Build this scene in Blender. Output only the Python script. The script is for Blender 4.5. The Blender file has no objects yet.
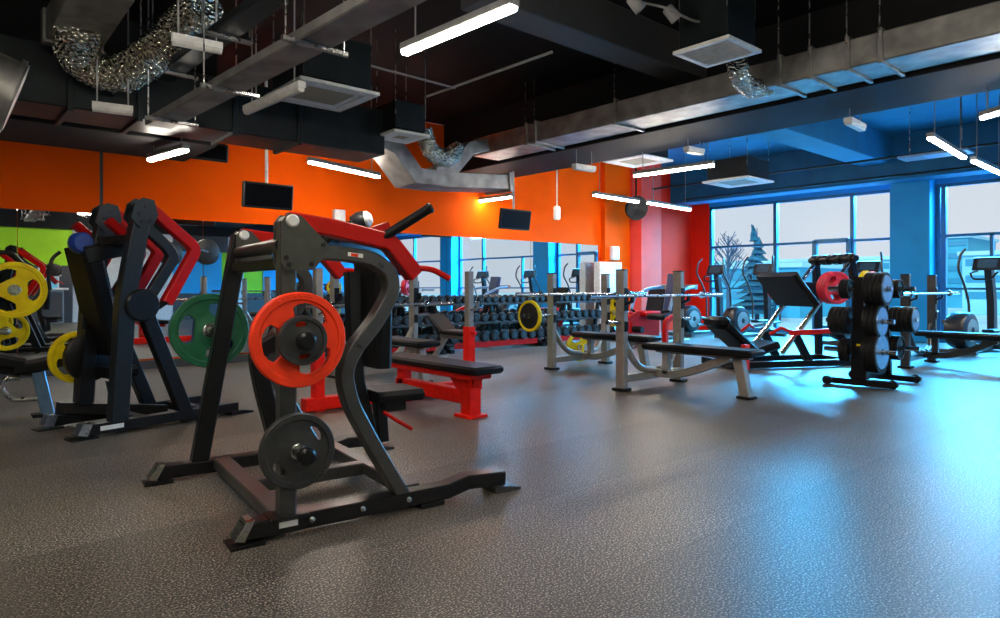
import bpy, bmesh, math, random
from mathutils import Vector, Matrix
random.seed(7)
PI = math.pi
S = bpy.context.scene
C = S.collection
V3 = Vector

# ------------------------------------------------------------------ camera
# room axes are the world axes: x runs along the orange wall, y runs towards it
FOC, HOR, CAMZ = 667.0, 287.0, 1.0
FW = V3((0.6587, 0.7524, 0)); RT = V3((0.7524, -0.6587, 0))
cam_d = bpy.data.cameras.new('camera'); cam = bpy.data.objects.new('camera', cam_d); C.objects.link(cam)
cam_d.sensor_width = 36; cam_d.lens = FOC / 1000 * 36; cam_d.shift_y = -(309 - HOR) / 1000
cam.location = (0, 0, CAMZ); cam.rotation_euler = (PI / 2, 0, -math.atan2(0.6587, 0.7524))
cam_d.clip_end = 500
S.camera = cam

def ray(px, py):
    return FW + RT * ((px - 500) / FOC) + V3((0, 0, (HOR - py) / FOC))
CP = V3((0, 0, CAMZ))
def at_z(px, py, z):
    r = ray(px, py); return CP + r * ((z - CAMZ) / r.z)
def at_y(px, py, y):
    r = ray(px, py); return CP + r * (y / r.y)
def at_x(px, py, x):
    r = ray(px, py); return CP + r * (x / r.x)
def at_plane(px, py, p, n):
    r = ray(px, py); return CP + r * ((p - CP).dot(n) / r.dot(n))

# ------------------------------------------------------------------ materials
MATS = {}
def mat(name, col, rough=0.5, metal=0.0, spec=0.5, coat=0.0, vary=0.12, scale=18, bump=0.0, bscale=200, emit=None, estr=0):
    m = bpy.data.materials.new(name); m.use_nodes = True
    nt = m.node_tree; b = nt.nodes['Principled BSDF']
    b.inputs['Metallic'].default_value = metal; b.inputs['Specular IOR Level'].default_value = spec
    b.inputs['Coat Weight'].default_value = coat
    tc = nt.nodes.new('ShaderNodeTexCoord'); no = nt.nodes.new('ShaderNodeTexNoise')
    no.inputs['Scale'].default_value = scale; no.inputs['Detail'].default_value = 4
    nt.links.new(tc.outputs['Object'], no.inputs['Vector'])
    rp = nt.nodes.new('ShaderNodeValToRGB')
    lo = [c * (1 - vary) for c in col]; hi = [min(1, c * (1 + vary)) for c in col]
    rp.color_ramp.elements[0].position = .3; rp.color_ramp.elements[1].position = .7
    rp.color_ramp.elements[0].color = (*lo, 1); rp.color_ramp.elements[1].color = (*hi, 1)
    nt.links.new(no.outputs['Fac'], rp.inputs['Fac']); nt.links.new(rp.outputs['Color'], b.inputs['Base Color'])
    mr = nt.nodes.new('ShaderNodeMapRange')
    mr.inputs['To Min'].default_value = max(0, rough - .06); mr.inputs['To Max'].default_value = rough + .06
    nt.links.new(no.outputs['Fac'], mr.inputs['Value']); nt.links.new(mr.outputs['Result'], b.inputs['Roughness'])
    if bump:
        n2 = nt.nodes.new('ShaderNodeTexNoise'); n2.inputs['Scale'].default_value = bscale
        nt.links.new(tc.outputs['Object'], n2.inputs['Vector'])
        bp = nt.nodes.new('ShaderNodeBump'); bp.inputs['Strength'].default_value = bump; bp.inputs['Distance'].default_value = .01
        nt.links.new(n2.outputs['Fac'], bp.inputs['Height']); nt.links.new(bp.outputs['Normal'], b.inputs['Normal'])
    if emit:
        b.inputs['Emission Color'].default_value = (*emit, 1); b.inputs['Emission Strength'].default_value = estr
    MATS[name] = m
    return m
mat('black_paint', (.007, .007, .008), .30, 0, .35)
mat('gun_paint', (.078, .077, .076), .30, .5, .4)
mat('frame_dark', (.018, .024, .030), .32, .3, .4)
mat('silver_paint', (.36, .335, .30), .38, .45)
mat('blue_silver', (.22, .36, .52), .3, .6)
mat('red_paint', (.50, .006, .004), .30, 0, .2)
mat('bright_red_paint', (.92, .014, .006), .38, 0, .25)
mat('vinyl', (.006, .006, .007), .5, 0, .18, 0, .15, 60, .12, 260)
mat('rubber_black', (.009, .009, .010), .5, 0, .3, 0, .2, 40)
mat('rubber_grey', (.036, .037, .038), .42, .2, .4, 0, .2, 40)
mat('rubber_red', (.95, .050, .012), .5, 0, .2)
mat('rubber_green', (.012, .125, .055), .42)
mat('rubber_blue', (.012, .05, .30), .42)
mat('rubber_yellow', (1.0, .70, .006), .5, 0, .25)
mat('rubber_pink', (.75, .03, .06), .42)
mat('chrome', (.72, .72, .73), .14, 1)
mat('bolt_silver', (.75, .75, .75), .35, .4)
mat('steel', (.5, .5, .5), .28, 1)
mat('galvanized', (.34, .335, .32), .5, .85, .5, 0, .35, 5)
mat('dark_duct', (.016, .022, .026), .4, .4, .4, 0, .3, 4)
mat('white_plastic', (.88, .87, .84), .4)
mat('grey_plastic', (.30, .30, .30), .45)
mat('dark_plastic', (.014, .015, .018), .35, 0, .4)
mat('screen', (.003, .003, .004), .4, 0, .1)
mat('orange_wall', (1.0, .105, .001), .7, 0, .05, 0, .04, 3)
mat('red_wall', (.88, .022, .008), .7, 0, .05, 0, .05, 3)
mat('pink_wall', (.92, .09, .06), .7, 0, .05, 0, .05, 3)
mat('lime_wall', (.36, .72, .02), .6, 0, .3, 0, .05, 3)
mat('blue_wall', (.012, .34, .66), .5, 0, .3, 0, .06, 3)
mat('white_wall', (.62, .62, .60), .6)
mat('dark_wall', (.05, .05, .055), .6)
mat('ceiling_black', (.0075, .0075, .009), .75, 0, .25, 0, .25, 4)
mat('ceiling_blue_lit', (.012, .13, .25), .6, 0, .3, 0, .15, 3)  # blue glow from the windows is put into this ceiling colour
mat('frame_blue', (.012, .15, .26), .35, .2)
mat('lamp_lit', (.9, .9, .9), .4, emit=(1, .91, .78), estr=100)
mat('lamp_off', (.75, .74, .70), .35)
mat('beige_grille', (.40, .33, .22), .5)
mat('window_blue_lamp', (.1, .4, .8), .4)
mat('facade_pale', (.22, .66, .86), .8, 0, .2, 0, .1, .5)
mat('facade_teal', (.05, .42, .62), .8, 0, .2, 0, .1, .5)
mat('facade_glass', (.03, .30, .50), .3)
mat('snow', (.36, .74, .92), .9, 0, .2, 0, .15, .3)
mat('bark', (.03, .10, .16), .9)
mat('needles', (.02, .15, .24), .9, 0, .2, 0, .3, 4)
mat('label_white', (.7, .7, .68), .5)
mat('console_screen', (.05, .10, .14), .2)
mat('blue_vinyl', (.01, .03, .10), .4)

def foil():
    m = mat('foil', (.74, .70, .60), .2, 1, .5, 0, .2, 30); nt = m.node_tree; b = nt.nodes['Principled BSDF']
    tc = nt.nodes.new('ShaderNodeTexCoord'); vo = nt.nodes.new('ShaderNodeTexVoronoi'); vo.inputs['Scale'].default_value = 38
    nt.links.new(tc.outputs['Object'], vo.inputs['Vector'])
    bp = nt.nodes.new('ShaderNodeBump'); bp.inputs['Strength'].default_value = .9; bp.inputs['Distance'].default_value = .03
    nt.links.new(vo.outputs['Distance'], bp.inputs['Height']); nt.links.new(bp.outputs['Normal'], b.inputs['Normal'])
foil()
def mirror_mat():
    m = bpy.data.materials.new('mirror'); m.use_nodes = True; b = m.node_tree.nodes['Principled BSDF']
    b.inputs['Metallic'].default_value = 1; b.inputs['Base Color'].default_value = (.80, .84, .86, 1); b.inputs['Roughness'].default_value = .015
    nt = m.node_tree; tc = nt.nodes.new('ShaderNodeTexCoord'); no = nt.nodes.new('ShaderNodeTexNoise'); no.inputs['Scale'].default_value = 1.2
    nt.links.new(tc.outputs['Object'], no.inputs['Vector'])
    bp = nt.nodes.new('ShaderNodeBump'); bp.inputs['Strength'].default_value = .02; bp.inputs['Distance'].default_value = .02
    nt.links.new(no.outputs['Fac'], bp.inputs['Height']); nt.links.new(bp.outputs['Normal'], b.inputs['Normal'])
    MATS['mirror'] = m
mirror_mat()
def glass_mat():
    m = bpy.data.materials.new('window_glass'); m.use_nodes = True; nt = m.node_tree
    for n in list(nt.nodes):
        if n.type != 'OUTPUT_MATERIAL': nt.nodes.remove(n)
    out = [n for n in nt.nodes if n.type == 'OUTPUT_MATERIAL'][0]
    tr = nt.nodes.new('ShaderNodeBsdfTransparent'); tr.inputs[0].default_value = (.93, .97, .98, 1)
    gl = nt.nodes.new('ShaderNodeBsdfGlossy'); gl.inputs['Roughness'].default_value = .3
    mx = nt.nodes.new('ShaderNodeMixShader'); mx.inputs[0].default_value = .012
    nt.links.new(tr.outputs[0], mx.inputs[1]); nt.links.new(gl.outputs[0], mx.inputs[2])
    nt.links.new(mx.outputs[0], out.inputs[0]); MATS['window_glass'] = m
glass_mat()
def floor_mat():
    m = bpy.data.materials.new('rubber_floor'); m.use_nodes = True; nt = m.node_tree; b = nt.nodes['Principled BSDF']; L = nt.links.new
    tc = nt.nodes.new('ShaderNodeTexCoord')
    n1 = nt.nodes.new('ShaderNodeTexNoise'); n1.inputs['Scale'].default_value = 135; n1.inputs['Detail'].default_value = 5; n1.inputs['Roughness'].default_value = .62
    L(tc.outputs['Object'], n1.inputs['Vector'])
    r1 = nt.nodes.new('ShaderNodeValToRGB'); e = r1.color_ramp.elements
    e[0].position = .36; e[0].color = (.010, .009, .008, 1); e[1].position = .66; e[1].color = (.66, .56, .45, 1)
    x = e.new(.51); x.color = (.040, .034, .028, 1)
    L(n1.outputs['Fac'], r1.inputs['Fac'])
    sx = nt.nodes.new('ShaderNodeSeparateXYZ'); L(tc.outputs['Object'], sx.inputs[0])
    a = nt.nodes.new('ShaderNodeMath'); a.operation = 'SUBTRACT'; a.inputs[1].default_value = 1.465; L(sx.outputs['Y'], a.inputs[0])
    d = nt.nodes.new('ShaderNodeMath'); d.operation = 'DIVIDE'; d.inputs[1].default_value = .77; L(a.outputs[0], d.inputs[0])
    f = nt.nodes.new('ShaderNodeMath'); f.operation = 'FRACT'; L(d.outputs[0], f.inputs[0])
    fl = nt.nodes.new('ShaderNodeMath'); fl.operation = 'FLOOR'; L(d.outputs[0], fl.inputs[0])
    wn = nt.nodes.new('ShaderNodeTexWhiteNoise'); wn.noise_dimensions = '1D'; L(fl.outputs[0], wn.inputs['W'])
    tone = nt.nodes.new('ShaderNodeMapRange'); tone.inputs['To Min'].default_value = .72; tone.inputs['To Max'].default_value = 1.12; L(wn.outputs['Value'], tone.inputs['Value'])
    lt = nt.nodes.new('ShaderNodeMath'); lt.operation = 'GREATER_THAN'; lt.inputs[1].default_value = .008; L(f.outputs[0], lt.inputs[0])
    sm = nt.nodes.new('ShaderNodeMapRange'); sm.inputs['To Min'].default_value = .55; L(lt.outputs[0], sm.inputs['Value'])
    big = nt.nodes.new('ShaderNodeTexNoise'); big.inputs['Scale'].default_value = .9; big.inputs['Detail'].default_value = 5; L(tc.outputs['Object'], big.inputs['Vector'])
    bm_ = nt.nodes.new('ShaderNodeMapRange'); bm_.inputs['From Min'].default_value = .3; bm_.inputs['From Max'].default_value = .7
    bm_.inputs['To Min'].default_value = .8; bm_.inputs['To Max'].default_value = 1.2; L(big.outputs['Fac'], bm_.inputs['Value'])
    m1 = nt.nodes.new('ShaderNodeMath'); m1.operation = 'MULTIPLY'; L(tone.outputs['Result'], m1.inputs[0]); L(sm.outputs['Result'], m1.inputs[1])
    m2 = nt.nodes.new('ShaderNodeMath'); m2.operation = 'MULTIPLY'; L(m1.outputs[0], m2.inputs[0]); L(bm_.outputs['Result'], m2.inputs[1])
    vm = nt.nodes.new('ShaderNodeVectorMath'); vm.operation = 'SCALE'; L(r1.outputs['Color'], vm.inputs[0]); L(m2.outputs[0], vm.inputs['Scale'])
    L(vm.outputs[0], b.inputs['Base Color'])
    rr = nt.nodes.new('ShaderNodeMapRange'); rr.inputs['To Min'].default_value = .36; rr.inputs['To Max'].default_value = .50; L(n1.outputs['Fac'], rr.inputs['Value'])
    L(rr.outputs['Result'], b.inputs['Roughness'])
    b.inputs['Specular IOR Level'].default_value = .55
    bp = nt.nodes.new('ShaderNodeBump'); bp.inputs['Strength'].default_value = .15; bp.inputs['Distance'].default_value = .004
    L(n1.outputs['Fac'], bp.inputs['Height']); L(bp.outputs['Normal'], b.inputs['Normal'])
    MATS['rubber_floor'] = m
floor_mat()

# ------------------------------------------------------------------ mesh builder
def world_of(o):
    m = o.matrix_basis.copy()
    p = o.parent
    while p is not None:
        m = p.matrix_basis @ m; p = p.parent
    return m
def fillet(pts, r, n=5):
    pts = [V3(p) for p in pts]; out = [pts[0]]
    for i in range(1, len(pts) - 1):
        a, b, c = pts[i - 1], pts[i], pts[i + 1]
        d = min(r, (a - b).length * .45, (c - b).length * .45)
        p0 = b + (a - b).normalized() * d; p1 = b + (c - b).normalized() * d
        for k in range(n + 1):
            t = k / n; out.append(p0 * (1 - t) ** 2 + b * 2 * t * (1 - t) + p1 * t * t)
    out.append(pts[-1]); return out
class MB:
    def __init__(s): s.bm = bmesh.new()
    def _rings(s, rings, cap=True, closed=False):
        vs = [[s.bm.verts.new(p) for p in r] for r in rings]; n = len(vs[0])
        m = len(vs)
        for i in range(m if closed else m - 1):
            a, b = vs[i], vs[(i + 1) % m]
            for k in range(n): s.bm.faces.new((a[k], a[(k + 1) % n], b[(k + 1) % n], b[k]))
        if cap and not closed:
            s.bm.faces.new(list(reversed(vs[0]))); s.bm.faces.new(vs[-1])
        return s
    def box(s, c, size, rot=None, bev=.004):
        c = V3(c); x, y, z = [v / 2 for v in size]; b = min(bev, x * .6, y * .6, z * .6)
        rings = []
        for zz, ins in ((-z, b), (-z + b, 0), (z - b, 0), (z, b)):
            X, Y = x - ins, y - ins; q = b if ins == 0 else b * .5
            ring = [(X - q, -Y), (X, -Y + q), (X, Y - q), (X - q, Y), (-X + q, Y), (-X, Y - q), (-X, -Y + q), (-X + q, -Y)]
            rings.append([V3((p[0], p[1], zz)) for p in ring])
        if rot is not None: rings = [[rot @ p for p in r] for r in rings]
        return s._rings([[c + p for p in r] for r in rings])
    def sweep(s, pts, n, w, h, rad=0, bev=.006):   # planar path, rectangular tube; w along n, h in the plane
        n = V3(n).normalized(); pts = fillet(pts, rad) if rad else [V3(p) for p in pts]
        rings = []
        for i, p in enumerate(pts):
            d0 = (p - pts[i - 1]).normalized() if i else None
            d1 = (pts[i + 1] - p).normalized() if i < len(pts) - 1 else None
            t = (d0 + d1).normalized() if d0 is not None and d1 is not None else (d1 if d0 is None else d0)
            b = n.cross(t).normalized()
            k = 1 / max(.4, t.dot(d1 if d1 is not None else d0))
            W, H, q = w / 2, h / 2 * k, bev
            rings.append([p + n * u + b * v for u, v in ((W - q, -H), (W, -H + q), (W, H - q), (W - q, H), (-W + q, H), (-W, H - q), (-W, -H + q), (-W + q, -H))])
        return s._rings(rings)
    def beam(s, a, b, w, h, side=None, bev=.006):
        a, b = V3(a), V3(b); d = (b - a).normalized()
        if side is None:
            side = d.cross(V3((0, 0, 1)))
            if side.length < .05: side = V3((1, 0, 0))
        side = V3(side); side = (side - d * side.dot(d)).normalized()
        return s.sweep([a, b], side, w, h, 0, bev)
    def tube(s, pts, r, rad=0, n=10, prof=None):
        pts = fillet(pts, rad) if rad else [V3(p) for p in pts]
        t0 = (pts[1] - pts[0]).normalized(); u = t0.orthogonal().normalized(); rings = []
        for i, p in enumerate(pts):
            t = ((p - pts[i - 1]).normalized() if i else V3()) + ((pts[i + 1] - p).normalized() if i < len(pts) - 1 else V3())
            t.normalize(); u = (u - t * u.dot(t)).normalized(); v = t.cross(u)
            R = r if prof is None else prof(i, len(pts))
            rings.append([p + (u * math.cos(2 * PI * k / n) + v * math.sin(2 * PI * k / n)) * R for k in range(n)])
        return s._rings(rings)
    def lathe(s, prof, o=(0, 0, 0), axis=(0, 0, 1), n=32, closed=False):   # prof: (r, h) list
        o = V3(o); q = V3((0, 0, 1)).rotation_difference(V3(axis).normalized()).to_matrix()
        rings = [[o + q @ V3((max(r, 1e-4) * math.cos(2 * PI * k / n), max(r, 1e-4) * math.sin(2 * PI * k / n), h)) for k in range(n)] for r, h in prof]
        return s._rings(rings, True, closed)
    def prism(s, poly, n, th):    # polygon points, extruded th along n, centred
        n = V3(n).normalized(); return s._rings([[V3(p) - n * th / 2 for p in poly], [V3(p) + n * th / 2 for p in poly]])
    def quadgrid(s, f, nu, nv):
        vs = [[s.bm.verts.new(f(i / nu, j / nv)) for j in range(nv + 1)] for i in range(nu + 1)]
        for i in range(nu):
            for j in range(nv): s.bm.faces.new((vs[i][j], vs[i + 1][j], vs[i + 1][j + 1], vs[i][j + 1]))
        return s
    def build(s, name, material, parent=None, local=False, smooth=True):
        bm = s.bm
        if parent is not None and not local: bmesh.ops.transform(bm, matrix=world_of(parent).inverted(), verts=bm.verts)
        bmesh.ops.recalc_face_normals(bm, faces=bm.faces)
        me = bpy.data.meshes.new(name); bm.to_mesh(me); bm.free()
        if smooth:
            me.polygons.foreach_set('use_smooth', [True] * len(me.polygons))
            me.set_sharp_from_angle(angle=math.radians(38))
        me.materials.append(MATS[material] if isinstance(material, str) else material)
        o = bpy.data.objects.new(name, me); C.objects.link(o)
        if parent is not None: o.parent = parent
        return o
def tag(o, label, cat, group=None, kind=None):
    o['label'] = label; o['category'] = cat
    if group: o['group'] = group
    if kind: o['kind'] = kind
    return o
def thing(name, label, cat, loc=(0, 0, 0), rotz=0, group=None, rot=None):
    o = bpy.data.objects.new(name, None); C.objects.link(o); o.empty_display_size = .1
    o.location = loc
    o.rotation_euler = rot.to_euler() if rot is not None else (0, 0, rotz)
    return tag(o, label, cat, group)
def struct(name, mb, m):
    o = mb.build(name, m, smooth=False); o['kind'] = 'structure'; return o
def copy_tree(o, parent=None):
    c = o.copy(); C.objects.link(c)
    if parent is not None: c.parent = parent
    for ch in [x for x in bpy.data.objects if x.parent is o]: copy_tree(ch, c)
    return c
ORD = 'first second third fourth fifth sixth seventh eighth ninth tenth eleventh twelfth thirteenth fourteenth fifteenth sixteenth seventeenth eighteenth nineteenth twentieth'.split() + \
      ['twenty-' + w for w in 'first second third fourth fifth sixth seventh eighth ninth'.split()] + ['thirtieth']
Z = V3((0, 0, 1)); X = V3((1, 0, 0)); Y = V3((0, 1, 0))

# ------------------------------------------------------------------ room
YW, XW, YB, XB, CH = 9.0, 13.9, -4.0, -5.0, 3.7
struct('floor', MB().box(((XB + XW) / 2, (YB + YW) / 2, -.05), (XW - XB + .4, YW - YB + .4, .1), bev=0.001), 'rubber_floor')
struct('ceiling', MB().box(((XB + 8.2) / 2, (YB + YW) / 2, CH + .1), (8.2 - XB, YW - YB, .2), bev=.001), 'ceiling_black')
struct('ceiling_bay', MB().box(((XW + 8.2) / 2, (YB + YW) / 2, CH + .1), (XW - 8.2, YW - YB, .2), bev=.001), 'ceiling_blue_lit')
sx = at_y(102, 180, YW).x
pil0 = at_y(605, 250, YW - .12).x; pil1 = at_y(630, 250, YW - .12).x
struct('wall_left', MB().box(((XB + sx) / 2 - .012, YW + .1, CH / 2), (sx - XB - .024, .2, CH), bev=.001)
       .box(((sx + XW) / 2 + .012, YW + .1, CH / 2), (XW - sx, .2, CH), bev=.001), 'orange_wall')
struct('trim_1', MB().box((sx, YW + .1, CH / 2), (.05, .19, CH), bev=.001), 'dark_wall')
struct('wall_left_pilaster', MB().box(((pil0 + pil1) / 2, YW - .06, CH / 2), (pil1 - pil0, .12, CH), bev=.004), 'orange_wall')
r0 = at_y(641, 250, YW - .35).x; r1 = at_y(661, 250, YW - .35).x
struct('wall_left_recess', MB().box(((pil1 + XW) / 2, YW - .02, CH / 2), (XW - pil1, .04, CH), bev=.001), 'red_wall')
struct('wall_left_column', MB().box(((r0 + r1) / 2, YW - .19, CH / 2), (r1 - r0, .34, CH), bev=.006), 'pink_wall')
struct('wall_back', MB().box(((XB + XW) / 2, YB - .1, CH / 2), (XW - XB, .2, CH), bev=.001), 'lime_wall')
struct('wall_back_panel', MB().box((6.6, YB + .02, 1.45), (1.5, .05, 1.3), bev=.003), 'blue_wall')
struct('wall_back_panel', MB().box((11.3, YB + .02, 1.45), (5.2, .05, 1.3), bev=.003), 'blue_wall')
struct('wall_back_post', MB().box((7.8, YB + .02, CH / 2), (.5, .07, CH), bev=.003), 'white_wall')
struct('wall_back_base', MB().box((9.9, YB + .02, .4), (8.0, .06, .8), bev=.003), 'dark_wall')
struct('wall_back_head', MB().box((9.9, YB + .02, 2.9), (8.0, .06, 1.6), bev=.003), 'dark_wall')
struct('wall_back_pier', MB().box((4.6, YB + .02, CH / 2), (2.6, .06, CH), bev=.003), 'white_wall')
struct('wall_back_dado', MB().box((-.85, YB + .02, .8), (8.3, .05, 1.6), bev=.003), 'dark_wall')
struct('trim_2', MB().box(((XB + XW) / 2, YB + .05, CH - .55), (XW - XB, .1, 1.1), bev=.003), 'ceiling_black')
struct('wall_side', MB().box((XB - .1, (YB + YW) / 2, CH / 2), (.2, YW - YB, CH), bev=.001), 'dark_wall')
# window wall, a stub of red wall then glazing bays between blue columns
ystub = at_x(709, 250, XW).y
struct('wall_window', MB().box((XW + .1, (ystub + YW) / 2, CH / 2), (.2, YW - ystub, CH), bev=.001), 'red_wall')
WT = 2.86
struct('trim_3', MB().box((XW + .1, (YB + ystub) / 2, (WT + CH) / 2), (.2, ystub - YB, CH - WT), bev=.001), 'blue_wall')
cA = at_x(890, 250, XW - .3).y; cB = at_x(930, 250, XW - .3).y
struct('column', MB().box((XW - .1, (cA + cB) / 2, CH / 2), (.44, cA - cB, CH), bev=.008), 'blue_wall')
cA2, cB2 = cA - 4.6, cB - 4.6
struct('column.001', MB().box((XW - .1, (cA2 + cB2) / 2, CH / 2), (.44, cA2 - cB2, CH), bev=.008), 'blue_wall')
def bay(num, y0, y1, mull, door=None, thin=()):
    w = bpy.data.objects.new('window_%d' % num, None); C.objects.link(w); w.location = (XW + .06, (y0 + y1) / 2, 0); w['kind'] = 'structure'
    xf = XW + .06; fr = MB()
    for y in (y0 + .035, y1 - .035): fr.box((xf, y, WT / 2), (.10, .07, WT))
    for z, h in ((WT - .03, .06), (.05, .1), (1.92, .05), (.97, .04)): fr.box((xf, (y0 + y1) / 2, z), (.09, y1 - y0 - .1, h))
    for y in mull: fr.box((xf, y, WT / 2), (.11, .075, WT - .1))
    for y in thin: fr.box((xf, y, .97), (.09, .05, 1.9))
    fr.build('window_frame', 'frame_blue', w, smooth=False)
    ys = sorted([y0] + list(mull) + [y1])
    for a, b in zip(ys, ys[1:]):
        for z0, z1 in ((.08, 1.9), (1.95, WT - .05)):
            MB().box((xf, (a + b) / 2, (z0 + z1) / 2), (.012, b - a - .06, z1 - z0), bev=.001).build('pane', 'window_glass', w, smooth=False)
    if door:
        a, b = door; d = MB()
        for y in (a, b): d.box((xf - .05, y, .98), (.1, .09, 1.96))
        d.box((xf - .05, (a + b) / 2, 1.93), (.1, a - b, .09)); d.box((xf - .05, (a + b) / 2, .12), (.1, a - b, .2))
        d.build('door_frame', 'frame_blue', w, smooth=False)
m1 = at_x(776, 250, XW + .06).y; m2 = at_x(853, 250, XW + .06).y
d1 = at_x(815, 250, XW).y; d2 = at_x(849, 250, XW).y
bay(1, cA, ystub, [m1, m2], (d1, d2))
m3 = at_x(943, 250, XW + .06).y; m4 = at_x(992, 270, XW + .06).y
bay(2, cA2, cB, [m3 - .02, m3 - 2.6], None, [m4])
bay(3, YB, cB2, [YB + 1.2])
struct('baseboard_left', MB().box(((XB + pil0) / 2, YW - .02, .05), (pil0 - XB, .04, .1), bev=.004), 'dark_wall')
# ceiling beams and bulkheads
struct('beam_1', MB().box((7.15, (YB + YW) / 2, 3.28), (1.05, YW - YB, .84), bev=.01), 'ceiling_black')
b0 = at_z(520, 28, 3.3)
struct('beam_2', MB().box((5.0, b0.y - .12, 3.5), (3.2, .34, .4), bev=.01), 'dark_wall')
struct('beam_3', MB().box((10.9, 4.6, 3.45), (6, .5, .5), bev=.01), 'ceiling_blue_lit')
struct('beam_4', MB().box((13.3, (YB + YW) / 2, 3.3), (.5, YW - YB, .8), bev=.01), 'ceiling_blue_lit')
bx = at_y(186, 150, 8.0).x
struct('trim_4', MB().box(((XB + bx) / 2, 7.5, 2.95), (bx - XB, 1.1, 1.06), bev=.008), 'ceiling_black')

# ------------------------------------------------------------------ mirror along the orange wall
mx1 = at_y(598, 300, YW).x
mo = thing('wall_mirror', 'long frameless mirror under the orange band of wall, behind the dumbbell rack', 'mirror', ((mx1 + XB) / 2, YW, .12))
npan = 8
for i in range(npan):
    a = XB + (mx1 - XB) * i / npan; b = XB + (mx1 - XB) * (i + 1) / npan
    MB().box(((a + b) / 2, YW - .012, (.12 + 1.855) / 2), (b - a - .004, .022, 1.735), bev=.002).build('mirror_panel', 'mirror', mo, smooth=False)

# ------------------------------------------------------------------ plates
def plate_mesh(name, R, th, holes=3, hole_in=.40, hole_out=.78, span=74, hub=.13, rot0=90, lip=.85, dish=.35):
    NS = 180 if holes else 64; bm = bmesh.new()
    nh = 16 if holes else 2
    rad = [hub, hub + .09] + [hole_in + (hole_out - hole_in) * k / nh for k in range(nh + 1)] + [lip - .03, lip, .975, 1.0]
    half = []
    for r in rad:
        if r <= hub + .1: h = 1
        elif r < lip - .01: h = dish + .3
        elif r >= .999: h = .7
        else: h = 1
        half.append(h * th / 2)
    def hole(i, k):
        if i < 2 or i >= 2 + nh or not holes: return False
        u = abs((i - 2 + .5) / nh * 2 - 1)
        a = (k + .5) * 360 / NS - rot0
        for q in range(holes):
            d = (a - q * 360 / holes + 180) % 360 - 180
            if u ** 2.6 + (abs(d) / (span / 2)) ** 2.6 < 1: return True
        return False
    vs = [[[bm.verts.new((r * R * math.cos(2 * PI * k / NS), r * R * math.sin(2 * PI * k / NS), sg * half[i])) for k in range(NS)] for i, r in enumerate(rad)] for sg in (1, -1)]
    n = len(rad)
    for i in range(n - 1):
        for k in range(NS):
            k2 = (k + 1) % NS
            if hole(i, k): continue
            bm.faces.new((vs[0][i][k], vs[0][i + 1][k], vs[0][i + 1][k2], vs[0][i][k2]))
            bm.faces.new((vs[1][i][k2], vs[1][i + 1][k2], vs[1][i + 1][k], vs[1][i][k]))
            if i == 0 or hole(i - 1, k): bm.faces.new((vs[0][i][k2], vs[1][i][k2], vs[1][i][k], vs[0][i][k]))
            if i == n - 2 or hole(i + 1, k): bm.faces.new((vs[0][i + 1][k], vs[1][i + 1][k], vs[1][i + 1][k2], vs[0][i + 1][k2]))
            if hole(i, (k - 1) % NS): bm.faces.new((vs[0][i][k], vs[1][i][k], vs[1][i + 1][k], vs[0][i + 1][k]))
            if hole(i, k2): bm.faces.new((vs[0][i + 1][k2], vs[1][i + 1][k2], vs[1][i][k2], vs[0][i][k2]))
    bmesh.ops.recalc_face_normals(bm, faces=bm.faces)
    me = bpy.data.meshes.new(name); bm.to_mesh(me); bm.free()
    me.polygons.foreach_set('use_smooth', [True] * len(me.polygons)); me.set_sharp_from_angle(angle=math.radians(35))
    return me
PM = {}
def plate(c, axis, R, th, material, label, group=None, style='grip', spin=0, face=None, text=None, bump_marks=False):
    """one weight plate with a steel hub; axis = direction its front faces"""
    q = Z.rotation_difference(V3(axis).normalized())
    m = q.to_matrix().to_4x4() @ Matrix.Rotation(math.radians(spin), 4, 'Z')
    t = thing('weight_plate', label, 'weight plate', c, 0, group, m)
    key = (style, round(R, 3), round(th, 3))
    if key not in PM:
        if style == 'grip': PM[key] = plate_mesh('plate_body', R, th)
        elif style == 'slot': PM[key] = plate_mesh('plate_body', R, th, 2, .55, .76, 40, .15, 0, .84, .2)
        else: PM[key] = plate_mesh('plate_body', R, th, 0, .45, .7, 40, .14, 0, .86, .25)
    me = PM[key].copy(); me.materials.append(MATS[material])
    o = bpy.data.objects.new('plate_body', me); C.objects.link(o); o.parent = t
    h = th / 2 + .004
    MB().lathe([(.026, -h), (.026, h), (.15 * R + .006, h), (.15 * R + .012, h - .006), (.15 * R + .012, -h + .006), (.15 * R + .006, -h)], n=28, closed=True).build('hub', 'steel' if material != 'rubber_black' else 'rubber_grey', t, local=True)
    if bump_marks:
        for k in range(2 if style == 'slot' else 3):
            a0 = math.radians(90 + k * (180 if style == 'slot' else 120)) + (PI / 6 if style != 'slot' else 0)
            mb = MB()
            for j in range(7):
                a = a0 + (j - 3) * .13; r = R * (.915 if style == 'grip' else .9)
                mb.box((r * math.cos(a), r * math.sin(a), th / 2 + .001), (R * .03, R * .075, .004), Matrix.Rotation(a, 3, 'Z'), .001)
            mb.build('raised_marks', material if style == 'grip' else 'rubber_grey', t, local=True)
    if face:
        MB().lathe([(.16 * R, th / 2 - .004), (.16 * R, th / 2 + .004), (R * .80, th / 2 + .004), (R * .82, th / 2 - .004)], n=40, closed=True).build('face_ring', face, t, local=True)
    return t

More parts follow.
